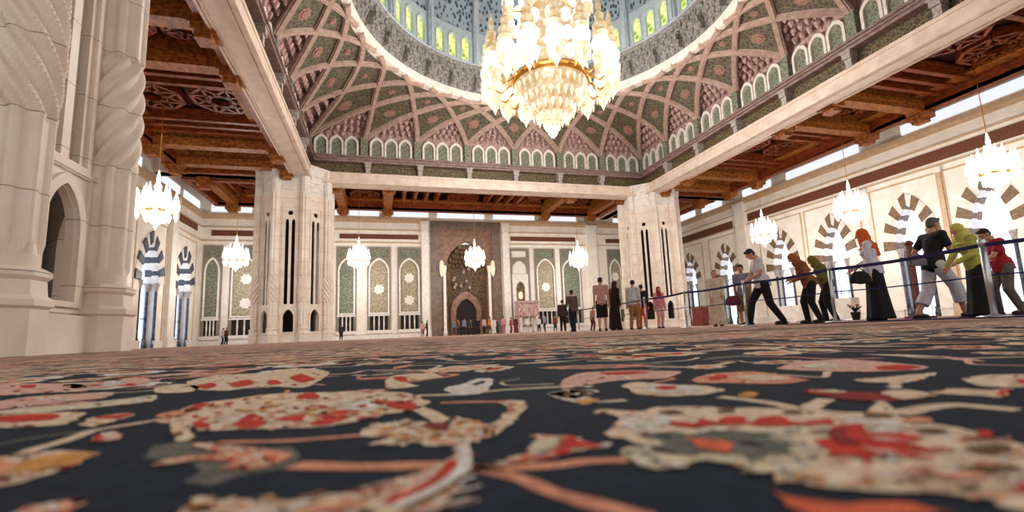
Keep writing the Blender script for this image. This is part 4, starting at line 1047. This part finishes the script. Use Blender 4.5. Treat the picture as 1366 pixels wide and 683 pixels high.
PE = [(7.3, 1.6)]+PX
stanchion(7.3, 1.6, 'outside the right edge of the picture')
for i in range(len(PE)-1):
    a, b2 = Vector(PE[i]+(0,)), Vector(PE[i+1]+(0,)); d = (b2-a).normalized()*.045
    for z, w3, nm in ((.93, .05, 'upper'), (.54, .018, 'lower')):
        q = MB(); pts = [a.lerp(b2, k/8)+d*(1-2*k/8)+Vector((0, 0, z-(.03 if nm == 'upper' else .02)*4*(k/8)*(1-k/8))) for k in range(9)]
        q.tube(pts, .01, rect=(.012, w3)); o = q.build('barrier_rope', M['rope'] if i < 5 else M['screen'])
        tag(o, '%s navy barrier rope, %s span %s' % (nm, ['nearest', 'second', 'third', 'fourth', 'fifth', 'sixth', 'farthest'][i], ['running out of the right edge', 'crossing the person in orange headscarf', 'crossing the white-shirted person', 'crossing the robed figure', 'by the person in pink outfit', 'by the person in dark maroon', 'left of the person in pink shirt'][i]), 'rope', 'ropes of the visitors barrier')

# ------------------------------------------------------------------ people
PM = {}
def pm(c, rough=.85):
    k = tuple(c)
    if k not in PM: PM[k] = mat('fabric %d %d %d' % k, c, rough, tuple(int(v*.82) for v in c), 9, bump=.3, bscale=25, lo=.3, hi=.75)
    return PM[k]
SKIN = mat('skin', (196, 142, 112), .55); HAIRD = mat('dark hair', (32, 24, 22), .6); HAIRG = mat('greying hair', (96, 86, 80), .7); SHOE = mat('shoe leather', (36, 30, 30), .5)
def ik(a, b2, l1, l2, pole):
    a = Vector(a); b2 = Vector(b2); d = b2-a; L_ = min(d.length, (l1+l2)*.999); dn = d.normalized()
    b2 = a+dn*L_; x = (l1*l1-l2*l2+L_*L_)/(2*L_); h = math.sqrt(max(l1*l1-x*x, 0))
    p = Vector(pole); p = (p-dn*p.dot(dn)).normalized()
    return a+dn*x+p*h, b2
def cap(q, a, b2, ra, rb, n=12):
    q.tube([a, b2], [ra, rb], n); q.ball(a, ra, n, 8); q.ball(b2, rb, n, 8)
def rmesh(q, name, mt, parent, vox):
    o = q.build(name, mt, parent)
    r = o.modifiers.new('surface', 'REMESH'); r.mode = 'VOXEL'; r.voxel_size = vox; r.use_smooth_shade = True
    s = o.modifiers.new('soft', 'SMOOTH'); s.iterations = 3; s.factor = .5
    return o
def person(lb, px, dist, hgt, face, pose={}, top=None, bottom=None, shorts=False, skirt=None, robe=None, hijab=None, hair=HAIRD, sleeve='long', vox=.011, loc=None, hat=None, group=None, fem=False):
    if loc is None: loc = stand(px, dist)
    fh = Vector((math.sin(YAW), math.cos(YAW), 0)); a = R_(face); fv = r0*math.sin(a)+fh*math.cos(a)
    fv = Vector((fv.x, fv.y, 0)).normalized()
    zb = .012 if (7.5 < loc[0] < 12.5 and 1 < loc[1] < 7.35) else 0
    t = empty('person', (loc[0], loc[1], zb), math.atan2(-fv.x, fv.y), lb, 'person', group)
    t.scale = (hgt/1.75,)*3
    lean = R_(pose.get('lean', 4)); st = pose.get('stride', .06); nod = R_(pose.get('nod', 10)); turn = R_(pose.get('turn', 0))
    hipz = .95-(.95-math.sqrt(max(.95**2-st**2, .1)))*.9 - pose.get('sit', 0); dz = hipz-.95
    RL = Matrix.Translation((0, 0, hipz)) @ Matrix.Rotation(-lean, 4, 'X') @ Matrix.Translation((0, 0, -.95))
    U = lambda x, y, z: RL @ Vector((x, y, z))
    sw = .165 if fem else .185
    lz = []
    for s in (-1, 1):
        foot = Vector((s*pose.get('feet', .1), s*st, .09)); hip = Vector((s*.09, 0, hipz-.02))
        l5 = min(.43, (foot-hip).length/2+.001) if (skirt or robe) else .43
        kn, an = ik(hip, foot, l5, l5+.005, (0, 1, .1)); lz.append((s, hip, kn, an))
    arms = []
    for s in (-1, 1):
        sh = U(s*sw, 0, 1.43); hd = pose.get('hl' if s < 0 else 'hr', (.24, .04, .82)); hv = Vector((s*hd[0], hd[1], hd[2]))
        el, wr2 = ik(sh, hv, .29, .26, (s*.5, -1, -.3)); arms.append((s, sh, el, wr2))
    neck = U(0, 0, 1.49); hc = neck+(RL.to_3x3() @ Matrix.Rotation(-nod, 3, 'X') @ Vector((0, .02, .145)))
    HM = Matrix.Translation(hc) @ RL.to_3x3().to_4x4() @ Matrix.Rotation(turn, 4, 'Z') @ Matrix.Rotation(-nod, 4, 'X')
    def torso(q, g):
        q.M = RL
        q.ball((0, 0, .95), (.155+g, .112+g, .13+g)); q.ball((0, .005, 1.1), (.132+g, .1+g, .16)); q.ball((0, .01, 1.29), (.158+g, .11+g, .19)); q.tube([(0, 0, .9), (0, 0, 1.38)], .095+g, 14)
        if fem: q.ball((-.065, .075, 1.28), (.06+g, .055+g, .06)); q.ball((.065, .075, 1.28), (.06+g, .055+g, .06))
        q.M = Matrix.Identity(4)
        for s, sh, el, w4 in arms: cap(q, U(0, 0, 1.41), sh, .07+g, .06+g)
    def arm(q, g, frac=1.0):
        for s, sh, el, w4 in arms:
            if frac >= 1: cap(q, sh, el, .054+g, .042+g); cap(q, el, w4, .042+g, .03+g)
            else: cap(q, sh, sh.lerp(el, frac*1.6), .054+g, .05+g)
    def legs(q, g, flare=0, cut=1.0):
        for s, hp, kn, an in lz:
            cap(q, hp, kn, .088+g, .058+g+flare)
            if cut >= 1: cap(q, kn, an+Vector((0, 0, .0)), .055+g+flare, .04+g+flare)
            elif cut > 0: q.tube([kn, kn.lerp(an, cut)], [.06+g+flare, .062+g+flare], 12)
    q = MB(); torso(q, 0); arm(q, 0); legs(q, -.02 if (skirt or robe) else 0)
    cap(q, U(0, 0, 1.42), neck+Vector((0, 0, .04)), .058, .052)
    q.M = HM; q.ball((0, -.005, .02), (.074, .092, .098), 16, 12); q.ball((0, .028, -.05), (.052, .058, .06)); q.tube([(0, .088, .03), (0, .112, -.012)], [.009, .015], 8)
    for s in (-1, 1): q.ball((s*.076, -.01, -.005), (.012, .022, .03)); q.ball((s*.03, .078, .028), (.02, .014, .012))
    q.ball((0, .085, -.052), (.024, .012, .01))
    q.M = Matrix.Identity(4)
    for s, hp, kn, an in lz:
        q.ball(an+Vector((0, .05, -.04)), (.042, .12, .045)); cap(q, an, an+Vector((0, 0, -.03)), .038, .036)
    fingers = vox < .02
    for s, sh, el, w4 in arms:
        d = (w4-el).normalized(); side = d.cross(Vector((0, 0, 1)));
        if side.length < .1: side = Vector((1, 0, 0))
        side.normalize(); n3 = side.cross(d).normalized()
        p2 = w4+d*.09; cap(q, w4, w4+d*.05, .028, .032); q.tube([w4+d*.03, p2], [.034, .038], 10, None)
        q.ball(w4+d*.06, (.04, .04, .04))
        if fingers:
            for i, fl_ in enumerate((.062, .075, .07, .052)):
                b3 = w4+d*.085+side*((i-1.5)*.021); m3 = b3+d*fl_*.55-n3*.008; e3 = m3+d*fl_*.4-n3*.024
                cap(q, b3, m3, .0105, .0095, 8); cap(q, m3, e3, .0095, .008, 8)
            b3 = w4+d*.035-side*.03*s; m3 = b3+d*.03-side*.022*s-n3*.01; cap(q, b3, m3, .012, .011, 8); cap(q, m3, m3+d*.03-n3*.01, .011, .009, 8)
    rmesh(q, 'body', SKIN, t, vox*.8)
    if robe:
        q = MB(); torso(q, .025); arm(q, .022); vs = []; n4 = 32; prof = [(1.36, .15), (1.2, .165), (1.0, .19), (.7, .215), (.4, .24), (.1, .265), (.05, .265)]
        for z, r in prof:
            c = U(0, 0, z) if z > .95 else Vector((0, 0, z))
            if z <= .95: c = Vector((U(0, 0, .95).x, U(0, 0, .95).y, z+dz*z/.95))
            for i in range(n4):
                aa = 2*PI*i/n4; rr5 = r*(1+.05*math.sin(7*aa)*(1.3-z)); vs.append((c.x+rr5*math.cos(aa), c.y+rr5*.72*math.sin(aa), c.z))
        q.add(vs, [(k*n4+i, k*n4+(i+1) % n4, (k+1)*n4+(i+1) % n4, (k+1)*n4+i) for k in range(len(prof)-1) for i in range(n4)]+[tuple(range(n4))[::-1], tuple(range((len(prof)-1)*n4, len(prof)*n4))])
        rmesh(q, 'robe', pm(robe), t, vox*1.2)
    if top:
        q = MB(); torso(q, .018); arm(q, .014, 1.0 if sleeve == 'long' else .38)
        q.M = RL; q.lathe([(.165, .86), (.165, .98), (.15, 1.1)], 20); o4 = len(q.v); q.M = Matrix.Identity(4)
        rmesh(q, 'shirt', pm(top), t, vox*1.2)
    if bottom:
        q = MB(); q.M = RL; q.ball((0, 0, .94), (.168, .125, .12)); q.M = Matrix.Identity(4)
        legs(q, .016, .02 if shorts else .008, shorts if shorts else 1.0); rmesh(q, 'shorts' if shorts else 'trousers', pm(bottom), t, vox*1.2)
    if skirt:
        q = MB(); vs = []; n4 = 36; bk = pose.get('skirt', 0); prof = [(1.03, .15), (.9, .18), (.6, .2), (.3, .235), (.06, .27), (.03, .27)]
        for z, r in prof:
            c = Vector((0, bk*(1-z), z+dz*min(z, .95)/.95))
            for i in range(n4):
                aa = 2*PI*i/n4; rr5 = r*(1+.07*math.sin(8*aa)*(1.05-z)); vs.append((c.x+rr5*math.cos(aa), c.y+rr5*.78*math.sin(aa), c.z))
        q.add(vs, [(k*n4+i, k*n4+(i+1) % n4, (k+1)*n4+(i+1) % n4, (k+1)*n4+i) for k in range(len(prof)-1) for i in range(n4)]+[tuple(range(n4))[::-1], tuple(range((len(prof)-1)*n4, len(prof)*n4))])
        rmesh(q, 'skirt', pm(skirt), t, vox*1.2)
    if hijab:
        q = MB(); q.M = HM; q.ball((0, -.026, .03), (.094, .105, .112), 18, 12); q.ball((0, -.01, -.06), (.085, .08, .07)); q.ball((0, -.07, -.06), (.075, .06, .09))
        q.M = Matrix.Identity(4)
        q.tube([hc+Vector((0, -.01, -.05)), U(0, .0, 1.44), U(0, .01, 1.36)], [.085, .12, .16], 16); q.ball(U(0, -.02, 1.38), (.17, .11, .08)); q.ball(U(0, .05, 1.34), (.12, .09, .1)); q.tube([U(.03, -.08, 1.45), U(.04, -.125, 1.2)], [.07, .05], 10)
        rmesh(q, 'headscarf', pm(hijab), t, vox*1.2)
    elif hair:
        q = MB(); q.M = HM; q.ball((0, -.018, .045), (.083, .093, .09), 16, 12); q.ball((0, -.045, -.0), (.078, .06, .07)); q.tube([(-.05, .05, .095), (.05, .05, .095)], .03, 8)
        rmesh(q, 'hair', hair, t, vox)
    if hat:
        q = MB(); q.M = HM; q.lathe([(.09, .05), (.092, .08), (.085, .125), (.04, .14)], 18, (0, -.012)); part(q, 'cap', pm(hat), t)
    if not robe or True:
        for s, hp, kn, an in lz:
            q = MB(); f = an+Vector((0, .05, -.045)); q.ball((f.x, f.y, f.z), (.05, .135, .045), 14, 8); q.box(f.x-.045, f.x+.045, f.y-.12, f.y+.12, 0, .02)
            if vox < .02: part(q, 'shoe', SHOE, t)
    return t, arms, RL
P = person
fwdh = Vector((math.sin(YAW), math.cos(YAW), 0))
# --- nearest visitors, right to left
P('person in red shirt and grey trousers at the right edge of the picture', 1352, 8.9, 1.74, -75, dict(lean=12, stride=.12, nod=18, hl=(.1, .42, 1.0), hr=(.12, .4, 1.02)), top=(176, 34, 46), bottom=(112, 104, 98), sleeve='short')
P('person in yellow-green headscarf and top, long black skirt, leaning behind the silver post', 1316, 7.2, 1.5, -80, dict(lean=14, stride=.05, nod=12, hl=(.1, .36, 1.0), hr=(.1, .4, .95)), top=(190, 188, 88), skirt=(28, 24, 24), hijab=(206, 206, 92), fem=True)
_, ar, rl = P('person with greying hair in black shirt and light grey cropped trousers striding right', 1258, 8.0, 1.80, 92, dict(lean=6, stride=.3, nod=4, hl=(.2, .1, .96), hr=(.1, .38, 1.12), feet=.1), top=(30, 28, 30), bottom=(228, 224, 232), shorts=.62, hair=HAIRG, sleeve='short')
_, ar, rl = P('person in orange headscarf, white blouse and long black skirt with her back half turned', 1175, 8.1, 1.63, -50, dict(lean=4, stride=.04, nod=14, hl=(.26, .05, .86), hr=(.12, .3, 1.02), skirt=-.02), top=(226, 224, 236), skirt=(26, 24, 26), hijab=(230, 100, 34), fem=True)
_, ar, rl = P('person in olive headscarf and top with black trousers, right one of the leaning pair', 1110, 10.6, 1.60, -60, dict(lean=16, stride=.1, nod=22, hl=(.08, .34, 1.08), hr=(.08, .36, 1.05)), top=(112, 106, 48), bottom=(26, 24, 24), hijab=(120, 112, 52), fem=True)
P('person in rust brown headscarf and top, black trousers, left of the leaning pair', 1087, 10.0, 1.60, -75, dict(lean=20, stride=.1, nod=24, hl=(.08, .36, 1.02), hr=(.08, .38, 1.06)), top=(150, 92, 62), bottom=(26, 24, 26), hijab=(176, 92, 50), fem=True)
P('person with dark hair in white shirt and black trousers stepping left, looking down', 1023, 10.3, 1.80, -78, dict(lean=8, stride=.3, nod=30, hl=(.1, .3, .98), hr=(.08, .34, .94)), top=(226, 222, 228), bottom=(22, 20, 22), sleeve='short')
P('boy in lavender grey shirt and tan shorts standing left of the white-shirted person', 996, 11.1, 1.46, -140, dict(lean=3, stride=.06, nod=8, hl=(.2, .05, .85), hr=(.2, .1, .9)), top=(150, 144, 164), bottom=(150, 126, 92), shorts=.25, sleeve='short')
P('person in long beige robe and pale cap, alone by the second archway', 958, 14.1, 1.70, -170, dict(lean=2, stride=.04, nod=4, hl=(.17, .16, .95), hr=(.17, .14, .9)), robe=(222, 204, 182), hat=(226, 186, 190))
P('person in pale pink outfit and red headscarf in front of the right column', 881, 18.0, 1.60, 175, dict(lean=2, stride=.05), top=(222, 150, 156), bottom=(226, 180, 180), hijab=(176, 44, 66), fem=True, vox=.018)
P('person in black top and orange trousers beside the right column', 858, 16.9, 1.62, 20, dict(stride=.05), top=(30, 34, 44), bottom=(206, 88, 40), fem=True, vox=.018)
P('person in white shirt and tan trousers beside the person in orange trousers', 846.5, 16.3, 1.74, 30, dict(stride=.08), top=(220, 216, 222), bottom=(176, 128, 84), vox=.018)
P('person in long dark maroon dress and headscarf left of the right column', 821, 15.8, 1.66, 60, dict(lean=3), robe=(40, 18, 22), hijab=(60, 18, 26), fem=True, vox=.018)
P('person in pink shirt and black shorts seen from behind, left of the dark dress', 804, 15.4, 1.78, 10, dict(stride=.07), top=(208, 158, 152), bottom=(24, 22, 24), shorts=.2, sleeve='short', vox=.018)
P('person in dull purple top and dark trousers farther back, left of the man in pink', 765, 19.0, 1.70, -20, dict(stride=.1, nod=0, hl=(.1, .3, 1.3)), top=(110, 84, 92), bottom=(34, 36, 48), vox=.018)
P('person in dark clothes just left of the one in dull purple', 751, 23.8, 1.62, 10, dict(stride=.08), top=(66, 44, 54), bottom=(34, 26, 30), vox=.02)
P('child in tan clothes crouching low beside the pink-shirted person', 790, 18.4, .95, 60, dict(lean=10), top=(206, 160, 120), bottom=(120, 70, 60), vox=.02)
# --- accessories carried by people
q = MB(); q.box(-.17, .17, -.06, .06, 0, .2); q.prism([(-.17, -.06), (.17, -.06), (.17, .06), (-.17, .06)], .2, .25, [(-.12, -.03), (.12, -.03), (.12, .03), (-.12, .03)])
def bag(name, px, dist, z, m2, lb, cat, s=1, strap=None):
    t = empty(name, stand(px, dist)+(z,), -YAW, lb, cat)
    q = MB(); q.ball((0, 0, .1), (.19*s, .08*s, .13*s), 16, 10); q.box(-.17*s, .17*s, -.065*s, .065*s, 0, .12*s)
    o = rmesh(q, 'pouch', m2, t, .012)
    q = MB(); hh = strap or .3; q.tube([(-.13*s, 0, .16*s), (-.08*s, 0, hh*.8), (0, 0, hh), (.08*s, 0, hh*.8), (.13*s, 0, .16*s)], .01, 8); part(q, 'strap', m2, t)
    return t
bag('handbag', 1156, 7.95, .66, M['black'], 'black handbag hanging at the hip of the person in orange headscarf', 'bag', .9, .27)
bag('shoulder_bag', 981, 11.0, .5, pm((120, 52, 60)), 'maroon bag carried at the left side of the boy in tan shorts', 'bag', .95, .5)
bag('waist_bag', 1237, 7.75, .9, pm((128, 124, 128)), 'grey jacket bundled at the waist of the person in black shirt', 'jacket', .75, .16)
# --- far crowd in front of the prayer niche
crowd = [(563.7, 'pale pink top', (216, 176, 170), (150, 110, 110)), (569, 'dark clothes', (54, 48, 54), (30, 28, 30)), (606, 'grey shirt', (132, 130, 138), (70, 66, 70)), (612, 'brown clothes', (120, 86, 66), (60, 44, 40)), (619, 'grey-blue shirt', (130, 142, 164), (40, 44, 60)), (627, 'dark grey clothes', (80, 72, 70), (40, 34, 34)), (638, 'black robe', (34, 30, 34), (28, 24, 26)),
         (646, 'pink top and black trousers', (214, 168, 168), (28, 26, 28)), (652.5, 'orange top', (216, 138, 60), (110, 70, 50)), (658.5, 'long white clothes', (240, 236, 230), (236, 232, 226)), (664, 'dark purple top', (70, 56, 80), (30, 28, 36)), (672, 'rose top', (206, 150, 156), (170, 120, 128)), (681, 'bright red top', (160, 50, 60), (120, 60, 66)), (688, 'dark red dress', (120, 44, 52), (60, 30, 34)),
         (695.5, 'white shirt beside the dark red dress', (232, 226, 222), (160, 150, 150)), (703, 'white top and pale trousers', (236, 226, 222), (206, 190, 184)), (710, 'cream clothes', (230, 218, 206), (190, 170, 160)), (719, 'white top and dark trousers', (232, 228, 226), (50, 44, 48)), (727, 'grey clothes', (150, 146, 150), (60, 56, 60)), (740, 'red and dark clothes', (130, 52, 56), (40, 36, 40))]
for i, (px, lb, c1, c2) in enumerate(crowd):
    d = 46+(i*37 % 7)*.75
    if px < 575: d = 50
    kw = dict(top=c1, bottom=c2)
    if 'robe' in lb or 'dress' in lb or 'long' in lb: kw = dict(robe=c1)
    P('distant visitor in %s, standing %s' % (lb, ['left of the prayer niche', 'before the prayer niche', 'right of the prayer niche', 'near the pulpit'][0 if px < 575 else 1 if px < 660 else 2 if px < 690 else 3]), px, d, 1.62+(i*13 % 5)*.04, (i*97) % 360, dict(stride=.05+.03*(i % 3)), vox=.03, group='distant crowd', **kw)
P('tiny distant visitor in white and blue by the far left panels', 297, 43.0, 1.55, 60, top=(200, 206, 216), bottom=(60, 60, 90), vox=.03, group='lone far visitors')
P('tiny distant visitor in dark red beside the one in white by the far left panels', 302, 43.5, 1.6, 20, top=(120, 50, 50), bottom=(40, 36, 44), vox=.03, group='lone far visitors')
P('tiny distant visitor in dark clothes just right of the left column', 455, 47.0, 1.6, 0, top=(50, 46, 50), bottom=(40, 36, 36), vox=.03, group='lone far visitors')

# ------------------------------------------------------------------ small things along the right wall
t = empty('wooden_cabinet', (XR-1.3, 52.0, 0), PI/2, 'low dark brown wooden cabinet standing in front of the farthest archway', 'cabinet')
t.location = stand(935.5, 36)+(0,)
q = MB(); q.box(-.6, .6, -.3, .3, 0, 1.35); part(q, 'body', M['redwood'], t)
q = MB(); q.box(-.66, .66, -.34, .34, 1.35, 1.42); part(q, 'top', M['wood'], t)
for sg in (-1, 1): q = MB(); q.box(min(sg*.02, sg*.56), max(sg*.02, sg*.56), -.33, -.3, .16, 1.3); part(q, 'door', M['band'], t)
x, y = stand(1143, 22); t = empty('potted_plant', (x, y, 0), 0, 'small dark plant with red flowers in a pot, between the olive and orange headscarves', 'plant')
q = MB(); q.lathe([(.13, 0), (.2, .35), (.22, .38)], 16); part(q, 'pot', M['black'], t)
q = MB()
for i in range(14):
    a = i*2.4; r = .1+.02*i; q.tube([(0, 0, .35), (r*.5*math.cos(a), r*.5*math.sin(a), .55), (r*math.cos(a), r*math.sin(a), .62+.015*(i % 5))], [.012, .03, .005], 6)
part(q, 'foliage', mat('dark leaves', (44, 50, 34), .6), t)
q = MB()
for i in range(9):
    a = i*2.1; r = .14+.015*i; q.ball((r*math.cos(a), r*math.sin(a), .66+.02*(i % 4)), .045, 8, 6)
part(q, 'flowers', mat('red petals', (176, 60, 60), .6), t)
x, y = stand(1229, 13.5); t = empty('wooden_post', (x, y, 0), -YAW, 'tall dark red lacquered wooden post behind the person in black shirt', 'post')
q = MB(); q.box(-.3, .3, -.2, .2, 0, .06); part(q, 'foot', M['redwood'], t)
q = MB(); q.box(-.055, .055, -.05, .05, .06, 2.15); q.lathe([(.1, 2.15), (.12, 2.2), (.05, 2.28)], 12); part(q, 'shaft', M['redwood'], t)
for px, d, w2, h2, lb in ((1120, 27, 1.1, 1.25, 'white radiator-like cabinet in front of the archway behind the pair of women'), (1060, 31, 1.2, 1.1, 'low white cabinet in front of the archway behind the white-shirted person')):
    x, y = stand(px, d); t = empty('white_cabinet', (x, y, 0), PI/2, lb, 'cabinet')
    q = MB(); q.box(-w2, w2, -.3, .3, .05, h2); part(q, 'body', M['white'], t)
    for k in range(4):
        q = MB(); xx = -w2+(k+.5)*w2/2; q.box(xx-w2/4+.03, xx+w2/4-.03, -.33, -.3, .12, h2-.1); o = part(q, 'door', M['ring'], t)

# ------------------------------------------------------------------ light, world, colour management
wd = bpy.data.worlds.new('daylight'); bpy.context.scene.world = wd; wd.use_nodes = True
bg = wd.node_tree.nodes['Background']; bg.inputs[0].default_value = (1.0, .91, .84, 1); bg.inputs[1].default_value = .58
sc = bpy.context.scene
sc.view_settings.view_transform = 'Standard'; sc.view_settings.look = 'None'; sc.view_settings.gamma = 1; sc.view_settings.exposure = 0.7
sc.view_settings.use_curve_mapping = False
